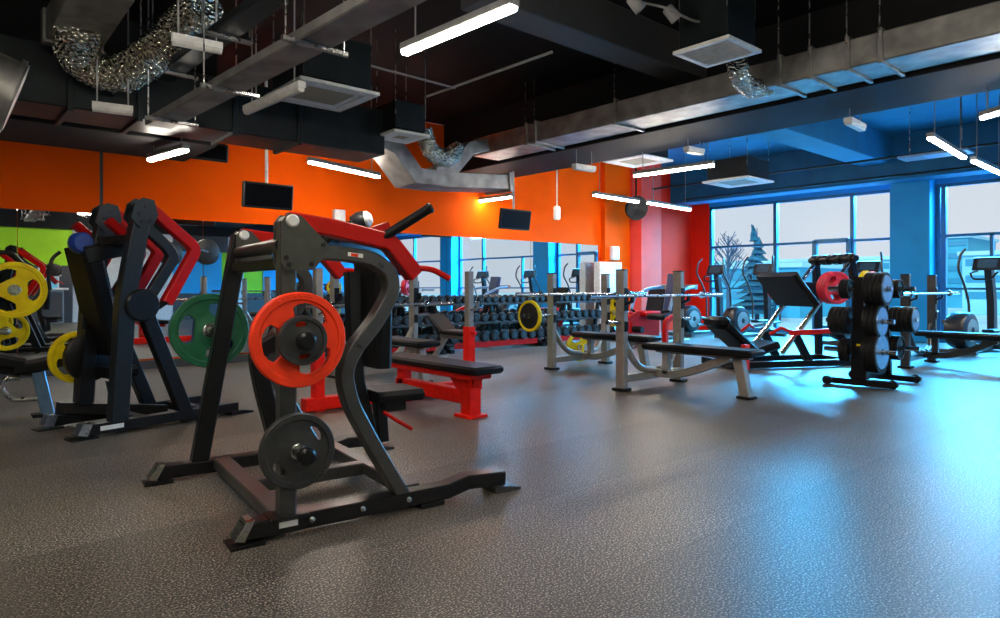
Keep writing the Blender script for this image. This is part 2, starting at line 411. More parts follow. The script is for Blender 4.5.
# ------------------------------------------------------------------ shoulder press in front
A = V3((.918, 2.62, 0)); E = V3((1.32, -.14, 0)).normalized(); N = V3((-E.y, E.x, 0))
def q(px, py, off=0): return at_plane(px, py, A + N * off, N)
def sh(p, off): return V3(p) + N * off
W1 = 1.1
t = thing('shoulder_press', 'gunmetal plate-loaded shoulder press with red lever arms, standing closest in the open floor', 'exercise machine', A + E * .65 + N * .55)
SP = t
def rail(off, name='base_rail'):
    p = lambda x, z: A + E * (x - (.15 if off else 0)) + N * off + Z * z
    rl = MB().sweep([p(.035, .052), p(.95, .052), p(1.06, .075), p(1.27, .062)], N, .085, .066, .0).build(name, 'black_paint', t)
    MB().prism([p(-.02, .0), p(.11, .0), p(.11, .012), p(.03, .012), p(-.02, .006)], N, .13).build('foot_plate', 'black_paint', rl)
    MB().prism([p(1.20, .0), p(1.35, .0), p(1.35, .012), p(1.26, .028), p(1.20, .028)], N, .12).build('foot_plate', 'gun_paint', rl)
    MB().prism([p(.0, .03), p(.045, .095), p(.075, .095), p(.035, .018)], N, .088).build('end_cap', 'steel', rl)
    MB().prism([p(.80, 0), p(.92, 0), p(.92, .02), p(.80, .02)], N, .1).build('rubber_foot', 'rubber_black', rl)
    if off == 0:
        MB().box(p(.205, .056) - N * .0435, (.075, .002, .024), Matrix.Rotation(math.atan2(E.y, E.x), 3, 'Z'), .0005).build('sticker', 'label_white', rl)
        b = MB()
        for x in (.30, .52, .74): b.lathe([(.012, 0), (.012, .008), (.006, .012)], p(x, .055) - N * .042, -N, 10)
        b.build('bolts', 'steel', rl)
rail(0); rail(W1)
for x, w in ((.2, .085), (.80, .075)):
    MB().beam(A + E * x + N * .04 + Z * .062, A + E * (x - .0) + N * (W1 - .04) + Z * .062, w, .06).build('cross_beam', 'gun_paint', t)
MB().beam(A + E * .2 + N * .55 + Z * .062, A + E * .8 + N * .55 + Z * .062, .07, .06).build('cross_beam', 'gun_paint', t)
# uprights
up0, up1 = q(286, 514), q(286, 222)
MB().sweep([up0, up1], N, .07, .066).build('upright', 'gun_paint', t)
MB().box(up0 + Z * .0, (.16, .12, .014), Matrix.Rotation(math.atan2(E.y, E.x), 3, 'Z')).build('mounting_plate', 'black_paint', t)
f0, f1 = q(198, 468, W1), q(240, 236, W1)
MB().sweep([f0, f1], N, .075, .085).build('upright', 'black_paint', t)
# slanted inner brace seen behind the red plate
MB().sweep([q(292, 332, .36), q(256, 352, .36), q(262, 385, .36), q(280, 455, .36)], N, .07, .07, .05).build('brace', 'black_paint', t)
# S-shaped side frames
spts = [(310, 251), (350, 255), (372, 259), (389, 272), (391, 292), (375, 322), (352, 350), (343, 372), (349, 402), (372, 445), (401, 494)]
for off in (0, W1):
    pts = [sh(q(*p), off) for p in spts]
    MB().sweep(pts, N, .075, .062, .10).build('side_frame', 'gun_paint', t)
    nearer = off == 0
    # bracket plates and pivot bolts
    poly = [q(*p) for p in ((278, 222), (284, 214), (297, 217), (324, 246), (322, 254), (309, 270), (281, 271), (277, 262))]
    poly = [sh(p, off) for p in poly] if nearer else [sh(p, off) + (f1 - sh(up1, W1)) for p in poly]
    for s_ in (-.052, .052):
        MB().prism([p + N * s_ for p in poly], N, .012).build('bracket_plate', 'gun_paint', t)
    bb = MB()
    ctr = [poly[0] * .5 + poly[2] * .5]
    pv = (poly[0] + poly[2]) * .5 - Z * .01
    pb = MB().lathe([(.020, -.074), (.026, -.068), (.026, .068), (.020, .074)], pv, N, 20).build('pivot_bolt', 'bolt_silver', t)
    for k in (3, 5, 6, 7):
        c_ = poly[k] * .78 + sum(poly, V3()) / 8 * .22
        bb.lathe([(.010, -.064), (.010, .064)], c_, N, 10)
    bb.build('bolts', 'black_paint', t)
    # red lever arm
    dlt = V3() if nearer else (f1 - sh(up1, W1))
    arm = [sh(q(*p), off) + dlt for p in ((287, 221), (330, 228), (388, 242), (414, 275))]
    ar = MB().sweep(arm, N, .085, .072, .03).build('lever_arm', 'red_paint', t)
    MB().tube([sh(q(406, 270), off) + dlt, sh(q(424, 268, -.04), off) + dlt, sh(q(434, 270, -.06), off) + dlt, sh(q(450, 279, -.10), off) + dlt], .014, .03).build('handle', 'red_paint', ar)
    MB().tube([sh(q(382, 238, -.02), off) + dlt, sh(q(430, 208, -.10), off) + dlt], .022, 0, 14).build('grip', 'vinyl', ar)
    ec = sh(q(430, 208, -.10), off) + dlt; ed = (q(430, 208, -.1) - q(382, 238, -.02)).normalized()
    MB().lathe([(.023, -.008), (.026, 0), (.020, .010)], ec, ed, 14).build('grip_cap', 'black_paint', ar)
    MB().prism([sh(q(*p), off) + dlt for p in ((362, 231), (386, 222), (392, 238), (378, 243))], N, .05).build('gusset', 'red_paint', ar)
    # cream label on the side frame top
    if nearer:
        MB().prism([q(*p, -.0385) for p in ((348, 252), (363, 254), (363, 258), (348, 256))], N, .002).build('sticker', 'label_white', t)
        MB().prism([q(*p, -.040) for p in ((351, 253), (358, 254), (358, 257), (351, 256))], N, .002).build('sticker', 'rubber_red', t)
MB().tube([q(283, 245, 0), q(283, 245, 0) + (f1 - up1) * .98], .032, 0, 16).build('cross_tube', 'black_paint', t)
MB().beam(q(302, 262, .03), sh(q(302, 262), W1 - .03), .05, .05).build('cross_beam', 'black_paint', t)
# back pad on its post, seat, red lever
pc0, pc1 = q(371, 262, .55), q(373, 366, .55)
MB().sweep([pc0, (pc0 + pc1) / 2 + E * .012, pc1], N, .30, .085, 0, .02).build('back_pad', 'vinyl', t)
pst = MB().sweep([q(352, 272, .55), q(356, 380, .55), q(372, 446, .55)], N, .07, .07, .03).build('post', 'black_paint', t)
s0, s1 = q(368, 395, .55), q(412, 391, .55)
st = MB().sweep([s0, s1], N, .29, .06, 0, .022).build('seat', 'vinyl', t)
MB().sweep([s0 * .75 + s1 * .25 - Z * .03, q(382, 441, .55)], N, .06, .06).build('seat_post', 'black_paint', t)
MB().box(s0 * .5 + s1 * .5 - Z * .06, (.16, .06, .07), Matrix.Rotation(math.atan2(E.y, E.x), 3, 'Z')).build('seat_bracket', 'black_paint', st)
MB().tube([q(384, 412, .42), q(396, 420, .36), q(412, 429, .34)], .010, .02).build('adjust_lever', 'red_paint', st)
# pegs
def peg(px, py, off0, off1, r=.024, name='plate_peg'):
    a = q(px, py, off0); c = A + N * off1; b = at_plane(px, py, c, N)
    a = b + N * (off0 - off1)
    return b, MB().tube([a, b], r, 0, 16).build(name, 'chrome', t)
pc, _o = peg(306, 341, -.03, -.205)
a_ = pc + N * .205
MB().beam(q(286, 262), a_, .05, .05, N).build('link', 'black_paint', t)
MB().beam(a_, a_ + N * .0 + V3((up0.x - a_.x, up0.y - a_.y, 0)), .05, .07, N).build('peg_mount', 'gun_paint', t)
pl_, _o = peg(306, 456, -.03, -.215)
MB().beam(pl_ + N * .215, V3((up0.x, up0.y, pl_.z)), .05, .05, N).build('peg_mount', 'gun_paint', t)
MB().lathe([(.030, -.01), (.034, -.004), (.034, .02), (.024, .03)], pl_, -N, 18).build('peg_cap', 'black_paint', t)
pd = q(208, 330, W1 + .20); 
MB().tube([pd - N * .16, pd + N * .02], .024, 0, 16).build('plate_peg', 'chrome', t)
MB().beam(pd - N * .2 , f0.lerp(f1, (pd.z - f0.z) / (f1.z - f0.z)), .05, .06, N).build('peg_mount', 'black_paint', t)
def mid(pt, axis, d): return pt + V3(axis) * d
MB().lathe([(.026, -.012), (.036, -.006), (.036, .02), (.026, .028)], pc, -N, 20).build('peg_cap', 'black_paint', t)
plate(pc + N * .085, -N, .186, .042, 'rubber_red', 'bright red three-grip weight plate on the near side of the shoulder press', spin=90, bump_marks=True)
plate(pc + N * .04, -N, .096, .026, 'rubber_grey', 'small grey weight plate hung in front of the bright red one', style='slot', spin=90, bump_marks=True)
plate(pl_ + N * .10, -N, .147, .036, 'rubber_grey', 'black two-slot weight plate on the low storage peg of the shoulder press', style='slot', spin=35, bump_marks=True)
plate(pd - N * .045, -N, .205, .042, 'rubber_green', 'dark green three-grip weight plate on the far side of the shoulder press', spin=80)
plate(pd + N * .005, -N, .20, .042, 'rubber_blue', 'blue weight plate showing through the openings of the dark green one', spin=80)

# ------------------------------------------------------------------ row machine behind it at left
A2 = V3((.78, 5.10, 0)); E2 = V3((1.145, .26, 0)).normalized(); N2 = V3((-E2.y, E2.x, 0)); W2 = .54
def q2(px, py, off=0): return at_plane(px, py, A2 + N2 * off, N2)
t = thing('lever_row_machine', 'black plate-loaded machine with bent red arms, behind the shoulder press at left', 'exercise machine', A2 + E2 * .6 + N2 * .4)
def rail2(off):
    p = lambda x, z: A2 + E2 * x + N2 * off + Z * z
    rl = MB().sweep([p(.04, .055), p(.85, .055), p(1.15, .055)], N2, .09, .07).build('base_rail', 'black_paint', t)
    MB().prism([p(-.04, 0), p(.12, 0), p(.12, .012), p(-.04, .008)], N2, .13).build('foot_plate', 'black_paint', rl)
    MB().prism([p(1.08, 0), p(1.27, 0), p(1.27, .012), p(1.18, .03), p(1.08, .03)], N2, .13).build('foot_plate', 'black_paint', rl)
    MB().prism([p(.0, .035), p(.03, .1), p(.09, .1), p(.06, .018)], N2, .092).build('end_cap', 'steel', rl)
    if off == 0: MB().box(p(.21, .058) - N2 * .046, (.15, .002, .03), Matrix.Rotation(math.atan2(E2.y, E2.x), 3, 'Z'), .0005).build('sticker', 'label_white', rl)
rail2(0); rail2(W2)
for x in (.45, .9): MB().beam(A2 + E2 * x + N2 * .04 + Z * .055, A2 + E2 * x + N2 * (W2 - .04) + Z * .055, .08, .06).build('cross_beam', 'black_paint', t)
MB().sweep([q2(58, 408, W2), q2(165, 410, W2 * .5)], N2, .08, .08).build('rear_beam', 'black_paint', t)
for off in (0, W2):
    g = lambda px, py: q2(px, py) + N2 * off
    MB().sweep([g(117, 430), g(125, 300), g(141, 214)], N2, .09, .115).build('upright', 'frame_dark', t)
    MB().sweep([g(140, 300), g(188, 420)], N2, .08, .095).build('brace', 'black_paint', t)
    MB().lathe([(.105, -.07), (.115, -.06), (.115, -.01), (.108, -.004), (.108, .004), (.115, .01), (.115, .06), (.105, .07)], g(139, 305), N2, 24).build('pivot_drum', 'black_paint', t)
    poly = [g(*p) for p in ((127, 218), (131, 203), (139, 198), (150, 201), (154, 216), (149, 226), (136, 228))]
    for s_ in (-.055, .055): MB().prism([p + N2 * s_ for p in poly], N2, .014).build('bracket_plate', 'frame_dark', t)
    bb = MB()
    for p in ((136, 214), (146, 221), (138, 222), (142, 207)): bb.lathe([(.014, -.07), (.014, .07)], g(*p), N2, 10)
    bb.build('bolts', 'black_paint', t)
    ar = MB().sweep([g(147, 206), g(196, 249), g(166, 303)], N2, .075, .075, .06).build('lever_arm', 'red_paint', t)
    MB().sweep([g(142, 222) + N2 * .04, g(170, 247) + N2 * .04, g(176, 258) + N2 * .04, g(150, 300) + N2 * .04], N2, .06, .075, .08).build('inner_arm', 'frame_dark', t)
    MB().sweep([g(128, 218) + N2 * .3, g(163, 250) + N2 * .3, g(140, 292) + N2 * .3], N2, .07, .06, .06).build('lever_arm', 'red_paint', t)
    MB().lathe([(.085, -.02), (.098, -.012), (.098, .012), (.085, .02)], g(207, 252), N2, 28).build('counterweight', 'rubber_grey', ar)
    MB().tube([g(196, 249), g(207, 252)], .022).build('counterweight_bar', 'steel', ar)
    MB().sweep([g(165, 302), g(150, 312)], N2, .04, .04).build('handle', 'vinyl', ar)
MB().beam(q2(134, 246, W2 * .5), q2(84, 256, W2 * .5), .09, .11, N2).build('head_beam', 'black_paint', t)
MB().beam(q2(135, 240, .0), q2(135, 240, 0) + N2 * W2, .08, .08).build('cross_beam', 'black_paint', t)
pd2 = MB().sweep([q2(82, 246, .4), q2(98, 310, .4), q2(110, 352, .4)], N2, .34, .13, .05, .03).build('chest_pad', 'vinyl', t)
MB().sweep([q2(90, 330, .45), q2(84, 404, .45)], N2, .08, .09).build('pad_post', 'black_paint', t)
MB().sweep([q2(100, 372, .35), q2(128, 369, .35)], N2, .32, .08, 0, .025).build('seat', 'vinyl', t)
MB().sweep([q2(112, 380, .4), q2(118, 408, .4)], N2, .07, .07).build('seat_post', 'black_paint', t)
MB().tube([q2(60, 252, .4), q2(52, 258, .4), q2(48, 275, .4), q2(50, 290, .4)], .012, .05).build('cable_loop', 'black_paint', t)
MB().lathe([(.06, -.05), (.075, -.03), (.075, .03), (.06, .05)], q2(81, 243, .3), N2, 20).build('pulley', 'rubber_blue', t)
py_ = q2(80, 356, .62)
MB().tube([py_ - N2 * .16, py_ + N2 * .06], .025, 0, 14).build('plate_peg', 'chrome', t)
MB().lathe([(.16, -.03), (.175, -.02), (.175, .02), (.16, .03)], q2(90, 357, .5), N2, 28).build('weight_cam', 'black_paint', t)
plate(q2(77, 357, .63), -N2, .19, .04, 'rubber_yellow', 'yellow weight plate mounted low on the bent red arm machine', spin=20)

# ------------------------------------------------------------------ leg curl bench cut by the left frame edge
A3 = at_z(45, 416, 0)
t = thing('leg_curl_bench', 'black padded bench with a blue-tinted steel leg, cut by the picture edge', 'exercise machine', A3)
d3 = at_z(45, 416, 0).y
r3 = lambda px, py: at_y(px, py, d3)
MB().sweep([r3(37, 368), r3(48, 414)], Y, .07, .085).build('leg', 'blue_silver', t)
MB().box(A3 + Z * .012, (.17, .12, .024)).build('foot', 'rubber_black', t)
MB().sweep([r3(-60, 355), r3(-10, 358), r3(22, 364)], Y, .30, .10, .02, .025).build('bench_pad', 'vinyl', t)
MB().sweep([r3(12, 369), r3(35, 366), r3(60, 360)], Y, .30, .075, .02, .02).build('roller_pad', 'vinyl', t)
MB().tube([r3(20, 378), r3(5, 378), r3(0, 388), r3(12, 400), r3(30, 399), r3(40, 398)], .020, .05).build('curved_tube', 'steel', t)
MB().sweep([r3(-70, 366), r3(36, 372)], Y, .06, .06).build('frame', 'black_paint', t)
MB().sweep([r3(-60, 366), r3(-70, 421)], Y, .07, .08).build('leg', 'blue_silver', t)
MB().sweep([r3(-25, 366), r3(-22, 250)], Y, .07, .07).build('upright', 'black_paint', t)
pp = at_y(14, 290, d3 - .22)
MB().tube([r3(-24, 290) , V3((pp.x - .06, d3, pp.z)), V3((pp.x, d3 - .06, pp.z)), V3((pp.x, d3 - .27, pp.z))], .022, .05).build('plate_peg', 'steel', t)
MB().tube([r3(-22, 262), r3(0, 252), r3(12, 253), r3(24, 266)], .018, .04).build('handle', 'black_paint', t)
pp2 = at_y(6, 331, d3 + .12)
MB().tube([r3(-24, 331), V3((pp2.x, d3, pp2.z)), V3((pp2.x, d3 + .16, pp2.z))], .022, .02).build('plate_peg', 'steel', t)
plate(pp, -Y, .205, .045, 'rubber_yellow', 'bright yellow three-grip weight plate at the left picture edge', spin=30)
plate(pp2, -Y, .15, .04, 'rubber_yellow', 'smaller yellow weight plate below the big yellow one at the picture edge', spin=75)

# ------------------------------------------------------------------ bench press stations
def barbell(label, x0, x1, y, z, group='barbells on the bench press racks'):
    t = thing('barbell', label, 'barbell', ((x0 + x1) / 2, y, z), 0, group)
    MB().tube([(x0 + .38, y, z), (x1 - .38, y, z)], .014, 0, 12).build('shaft', 'steel', t)
    for a, b in ((x0, x0 + .38), (x1, x1 - .38)):
        MB().tube([(a, y, z), (b, y, z)], .025, 0, 14).build('sleeve', 'chrome', t)
        MB().lathe([(.036, -.015), (.04, 0), (.036, .015)], (b, y, z), X, 16).build('collar', 'chrome', t)
    return t
def bench_press(label, cx, cy, half=.475, blen=1.05, col='silver_paint', top=1.16, pegs=.22, post='silver_paint', padz=.43):
    t = thing('bench_press_rack', label, 'weight bench', (cx, cy, 0), 0, 'bench press racks')
    P = lambda x, y, z: V3((cx + x, cy + y, z))
    for s_ in (-1, 1):
        x = s_ * half
        u = MB().sweep([P(x, 0, .0), P(x, 0, top)], Y, .10, .072, 0, .008).build('upright', col, t)
        MB().box(P(x, 0, .014), (.12, .15, .028)).build('foot', 'rubber_black', u)
        MB().box(P(x, 0, top + .004), (.074, .102, .014)).build('end_cap', 'black_paint', u)
        MB().sweep([P(x, -.05, .83), P(x, -.12, .86), P(x, -.13, .93)], X, .05, .022).build('bar_hook', 'black_paint', u)
        MB().box(P(x, -.056, .88), (.06, .012, .22)).build('hook_plate', 'black_paint', u)
        MB().box(P(x, -.056, .62), (.05, .012, .10)).build('hook_plate', 'black_paint', u)
        # bowed brace sweeping from the upright down to the spine
        MB().tube([P(x, 0, .52), P(x * .72, -.02, .30), P(x * .5, -.04, .20), P(x * .1, -.06, .17)], .034, .12, 12).build('curved_brace', col, t)
        if pegs:
            MB().tube([P(x, 0, .66), P(x + s_ * pegs, .0, .665)], .022, 0, 12).build('storage_peg', 'chrome', t)
    MB().sweep([P(-half, -.02, .12), P(half, -.02, .12)], Y, .07, .07).build('cross_beam', col, t)
    MB().sweep([P(0, 0, .14), P(0, -.30, .14), P(0, -.55, .22), P(0, -blen + .18, .36)], X, .06, .075, .1).build('spine', col, t)
    MB().sweep([P(0, -.18, .14), P(0, -.18, padz - .06)], X, .06, .07).build('pad_post', col, t)
    MB().sweep([P(0, -blen + .1, padz - .06), P(0, -blen + .02, .0)], X, .08, .09).build('leg', col, t)
    MB().box(P(0, -blen + .02, .012), (.14, .13, .024)).build('foot', 'rubber_black', t)
    MB().sweep([P(0, -.08, padz - .066), P(0, -blen - .02, padz - .066)], X, .08, .03).build('pad_frame', col, t)
    MB().box(P(0, -blen / 2 - .03, padz - .022), (.29, blen + .12, .065), bev=.022).build('bench_pad', 'vinyl', t)
    return t
bench_press('silver bench press rack in the open floor with a bare bar, bench towards the viewer', 5.60, 4.07, .475, 1.05)
barbell('bare steel barbell on the silver rack standing in front of the yellow-plate rack', 4.5, 6.7, 3.94, .915)
bench_press('silver bench press rack with yellow plates on its storage pegs', 6.30, 5.67, .50, 1.05, pegs=.46)
barbell('steel barbell on the rack that stores yellow plates', 5.1, 7.5, 5.54, .915)
yx = 5.57
plate(at_y(530, 316, 5.67), -X, .185, .04, 'rubber_yellow', 'yellow-rimmed weight plate on the left storage peg, facing the dumbbell rack', style='grip', face='rubber_black')
plate((6.98, 5.67, .662), X, .185, .04, 'rubber_yellow', 'yellow weight plate partly hidden behind the near silver rack', style='grip', face='rubber_black')
plate((6.62, 5.97, .20), V3((-.3, -1, .25)), .185, .04, 'rubber_yellow', 'yellow weight plate leaning low behind the near silver rack bench', style='grip')
bench_press('silver bench press rack partly hidden behind the shoulder press seat', 4.0, 6.75, .52, 1.0)
barbell('steel barbell on the rack partly hidden behind the shoulder press', 3.0, 5.0, 6.62, .80)
bench_press('silver bench press rack at the right picture edge, behind the plate tree', 9.70, 2.90, .50, 1.0, 'gun_paint', 1.15)
barbell('steel barbell on the rack behind the plate tree', 8.55, 10.85, 2.77, .915)

# red bench with telescoping uprights
t = thing('weight_bench', 'bright red framed flat bench with black pad and silver telescopic uprights', 'weight bench', (3.22, 4.5, 0))
cx = 3.22
MB().box((cx, 4.50, .375), (.30, 1.42, .06), bev=.022).build('bench_pad', 'vinyl', t)
MB().box((cx, 4.52, .325), (.22, 1.25, .055), bev=.01).build('pad_frame', 'bright_red_paint', t)
MB().prism([(cx, 3.92, .30), (cx, 4.25, .30), (cx, 4.15, .2), (cx, 4.0, .15)], X, .08).build('gusset', 'bright_red_paint', t)
MB().sweep([(cx, 4.02, .0), (cx, 4.02, .31)], X, .11, .12).build('leg', 'bright_red_paint', t)
MB().box((cx, 4.02, .012), (.18, .2, .024)).build('foot', 'bright_red_paint', t)
MB().sweep([(cx, 4.02, .15), (cx, 5.02, .15)], X, .09, .11).build('spine', 'bright_red_paint', t)
MB().lathe([(.055, -.03), (.062, 0), (.055, .03)], (cx + .09, 4.1, .10), X, 18).build('wheel', 'red_paint', t)
MB().sweep([(cx, 4.95, .0), (cx, 4.95, .31)], X, .09, .1).build('leg', 'bright_red_paint', t)
MB().sweep([(cx - .90, 5.02, .06), (cx + .90, 5.02, .06)], Y, .104, .10).build('cross_beam', 'bright_red_paint', t)
for s_ in (-.78, .78):
    u = MB().sweep([(cx + s_, 5.02, 0), (cx + s_, 5.02, .62)], Y, .09, .085).build('upright', 'bright_red_paint', t)
    MB().sweep([(cx + s_, 5.02, .60), (cx + s_, 5.02, 1.15)], Y, .07, .062).build('inner_tube', 'silver_paint', u)
    MB().tube([(cx + s_, 5.02, .56), (cx + s_, 4.92, .56)], .018, 0, 12).build('knob', 'bright_red_paint', u)
    MB().sweep([(cx + s_, 4.98, .78), (cx + s_, 4.90, .80), (cx + s_, 4.89, .86)], X, .04, .02).build('bar_hook', 'steel', u)

# incline bench between
t = thing('incline_bench', 'small silver incline bench standing before the middle of the dumbbell rack', 'weight bench', (5.2, 6.9, 0))
MB().box((5.2, 6.7, .42), (.28, .5, .06), bev=.02).build('seat', 'vinyl', t)
MB().sweep([(5.2, 6.95, .42), (5.2, 7.25, .62)], X, .28, .06, 0, .02).build('back_pad', 'vinyl', t)
MB().sweep([(5.2, 6.5, .36), (5.2, 7.1, .36)], X, .06, .05).build('frame', 'silver_paint', t)
MB().sweep([(5.2, 6.55, .36), (5.2, 6.45, .03)], X, .06, .06).build('leg', 'silver_paint', t)
MB().sweep([(5.2, 7.0, .36), (5.2, 7.3, .03)], X, .06, .06).build('leg', 'silver_paint', t)
MB().sweep([(5.2, 6.42, .03), (5.2, 7.34, .03)], X, .06, .06).build('base_rail', 'silver_paint', t)
MB().sweep([(4.95, 7.3, .03), (5.45, 7.3, .03)], Y, .06, .06).build('foot_bar', 'silver_paint', t)

# ------------------------------------------------------------------ dumbbell racks along the mirror
RX0, RL, NR = 3.9, 2.05, 3
tiers = [(.80, 8.42), (.50, 8.30), (.20, 8.18)]
def rack(i):
    x0 = RX0 + i * (RL + .04)
    lab = ['black three-tier dumbbell rack nearest the shoulder press, against the mirror', 'black three-tier dumbbell rack in the middle of the row', 'black three-tier dumbbell rack ending at the white cabinet'][i]
    t = thing('dumbbell_rack', lab, 'dumbbell rack', (x0 + RL / 2, 8.35, 0), 0, 'dumbbell racks along the mirror')
    for x in (x0 + .06, x0 + RL - .06):
        u = MB().sweep([(x, 8.12, .06), (x, 8.58, .84)], X, .06, .09).build('side_frame', 'black_paint', t)
        MB().sweep([(x, 7.98, .03), (x, 8.78, .03)], X, .07, .06).build('foot', 'black_paint', u)
        MB().sweep([(x, 8.70, .05), (x, 8.56, .80)], X, .06, .06).build('leg', 'black_paint', u)
    for z, y in tiers:
        tr = MB()
        tr.sweep([(x0, y - .10, z - .075), (x0 + RL, y - .10, z - .075)], Y, .05, .03)
        tr.sweep([(x0, y + .10, z - .075), (x0 + RL, y + .10, z - .075)], Y, .05, .03)
        tr.build('tier_rail', 'gun_paint', t)
    MB().box((x0 + RL / 2, 8.06, .10), (RL - .3, .02, .09)).build('kick_panel', 'red_paint', t)
for i in range(NR): rack(i)
def make_db(R, hl):
    pr = []
    for s_ in (-1, 1):
        a = .065
        h = [(.016, a - .01), (R * .5, a), (R * .92, a + .004), (R, a + .015), (R, a + hl - .012), (R * .9, a + hl), (R * .55, a + hl), (R * .5, a + hl - .006)]
        pr += [(r, -y) for r, y in reversed(h)] if s_ < 0 else h
    o = MB().lathe(pr, axis=Y, n=20).build('dumbbell', 'rubber_black')
    MB().tube([(0, -.06, 0), (0, 0, 0), (0, .06, 0)], .016, 0, 12, lambda i, n: .021 if i == 1 else .018).build('handle', 'steel', o, local=True)
    for s_ in (-1, 1): MB().lathe([(R * .52, s_ * (.065 + hl - .004)), (R * .48, s_ * (.065 + hl + .003))], axis=Y, n=18).build('end_badge', 'rubber_grey', o, local=True)
    return o
proto = [make_db(.058, .065), make_db(.068, .075), make_db(.080, .085)]
used = [False] * 3
kids = [[c for c in bpy.data.objects if c.parent is p] for p in proto]
for ti, (z, y) in enumerate(tiers):
    tn = ['top', 'middle', 'bottom'][ti]
    step = [.155, .185, .205][ti]; total = NR * (RL + .04) - .3; n = int(total / step)
    for k in range(n):
        x = RX0 + .17 + k * step
        if used[ti]:
            o = proto[ti].copy(); C.objects.link(o)
            for c in kids[ti]:
                cc = c.copy(); C.objects.link(cc); cc.parent = o
        else: o = proto[ti]; used[ti] = True
        R = [.058, .068, .080][ti]
        o.location = (x, y, z - .06 + R); o.rotation_euler = (0, random.uniform(0, 6), random.uniform(-.06, .06))
        w = ORD[n - 1 - k] if n - 1 - k < len(ORD) else '%dth' % (n - k)
        tag(o, 'black round dumbbell on the %s tier, %s from the white cabinet end' % (tn, w), 'dumbbell', 'dumbbells on the %s tier' % tn)

# white cabinet and wall bits by the pilaster
wc = at_y(599, 262, 8.6)
wx0, wx1 = at_y(600, 262, 8.70).x, at_y(622, 262, 8.70).x
wh = at_y(610, 262, 8.7).z
t = thing('cabinet', 'tall white cabinet at the end of the dumbbell racks', 'cabinet', ((wx0 + wx1) / 2, 8.72, 0))
MB().box(((wx0 + wx1) / 2, 8.785, wh / 2), (wx1 - wx0, .17, wh), bev=.01).build('body', 'white_plastic', t)
MB().box(((wx0 + wx1) / 2, 8.695, wh / 2 + .03), (wx1 - wx0 - .06, .02, wh - .16), bev=.006).build('door', 'white_plastic', t)
MB().box((wx1 - .09, 8.675, 1.0), (.03, .025, .2), bev=.006).build('handle', 'grey_plastic', t)
def wallbox(px0, py0, px1, py1, y, name, label, cat, m='white_plastic'):
    a, b = at_y(px0, py0, y), at_y(px1, py1, y)
    t = thing(name, label, cat, ((a.x + b.x) / 2, y, (a.z + b.z) / 2))
    w, h = abs(b.x - a.x), abs(a.z - b.z)
    MB().box(((a.x + b.x) / 2, y + .05, (a.z + b.z) / 2), (w, .09, h), bev=.012).build('housing', m, t)
    MB().box(((a.x + b.x) / 2, y + .004, (a.z + b.z) / 2 + h * .12), (w * .7, .012, h * .5), bev=.004).build('cover', 'white_plastic', t)
    return t
wallbox(613, 246, 620, 260, YW - .22, 'wall_box', 'small white box on the orange pilaster above the cabinet', 'wall box')
wallbox(335, 209, 346, 226, YW - .10, 'wall_speaker', 'small white box on the orange wall right of the hung screen', 'speaker')
def board(name, label, cat, x0, x1, z0, z1, m):
    t = thing(name, label, cat, ((x0 + x1) / 2, YB + .08, z0))
    MB().box(((x0 + x1) / 2, YB + .07, (z0 + z1) / 2), (x1 - x0, .03, z1 - z0), bev=.006).build('board', m, t)
    fr = MB()
    for x in (x0, x1): fr.box((x, YB + .08, (z0 + z1) / 2), (.03, .05, z1 - z0 + .03))
    fr.box(((x0 + x1) / 2, YB + .08, z0), (x1 - x0, .05, .03)).box(((x0 + x1) / 2, YB + .08, z1), (x1 - x0, .05, .03))
    fr.build('frame', 'white_plastic', t)
board('notice_board', 'orange board on the far wall, seen in the mirror at left', 'board', 2.5, 3.0, 1.32, 1.58, 'orange_wall')
board('notice_board', 'pale cyan board under the orange one, seen in the mirror at left', 'board', 2.55, 2.95, .85, 1.28, 'facade_pale')
board('notice_board', 'brown board beside the orange one, seen in the mirror at left', 'board', 1.6, 2.3, .9, 1.55, 'beige_grille')
t = thing('counter', 'long white counter along the far wall, seen in the mirror at left', 'counter', (1.0, YB + .45, 0))
MB().box((1.0, YB + .45, .95), (4.2, .6, .05), bev=.01).build('top', 'white_plastic', t)
MB().box((1.0, YB + .42, .47), (4.0, .5, .90), bev=.01).build('body', 'grey_plastic', t)
for k in range(5): MB().box((-.6 + k * .8, YB + .68, .47), (.74, .02, .8), bev=.006).build('door', 'white_wall' if k % 2 else 'dark_wall', t)
# ------------------------------------------------------------------ weight plate tree
tx, ty = 7.45, 2.66
t = thing('plate_tree', 'black two-frame weight tree loaded with black plates, right of centre', 'plate rack', (tx, ty, 0))
for k, dx in enumerate((-.33, .33)):
    x = tx + dx
    MB().sweep([(x, ty - .30, .045), (x, ty + .30, .045)], X, .07, .06).build('base_bar', 'black_paint', t)
    for s_ in (-1, 1):
        MB().lathe([(.03, -.025), (.045, -.02), (.045, .02), (.03, .025)], (x + (.055 if s_ < 0 else -.055), ty + s_ * .29, .046), X, 18).build('wheel', 'rubber_black', t)
    MB().prism([(x, ty - .075, .05), (x, ty + .075, .05), (x, ty + .04, 1.10), (x, ty - .04, 1.10)], X, .05).build('upright', 'black_paint', t)
    for z, l in ((.98, .24), (.66, .26), (.36, .28)):
        for s_ in (-1, 1):
            MB().tube([(x, ty, z), (x, ty + s_ * (l + .06), z)], .024, 0, 14).build('plate_peg', 'chrome', t)
MB().box((tx - .33 - .027, ty - .01, .42), (.004, .05, .02), bev=.001).build('sticker', 'rubber_yellow', t)
MB().sweep([(tx - .33, ty, .10), (tx + .33, ty, .10)], Y, .07, .07).build('cross_beam', 'black_paint', t)
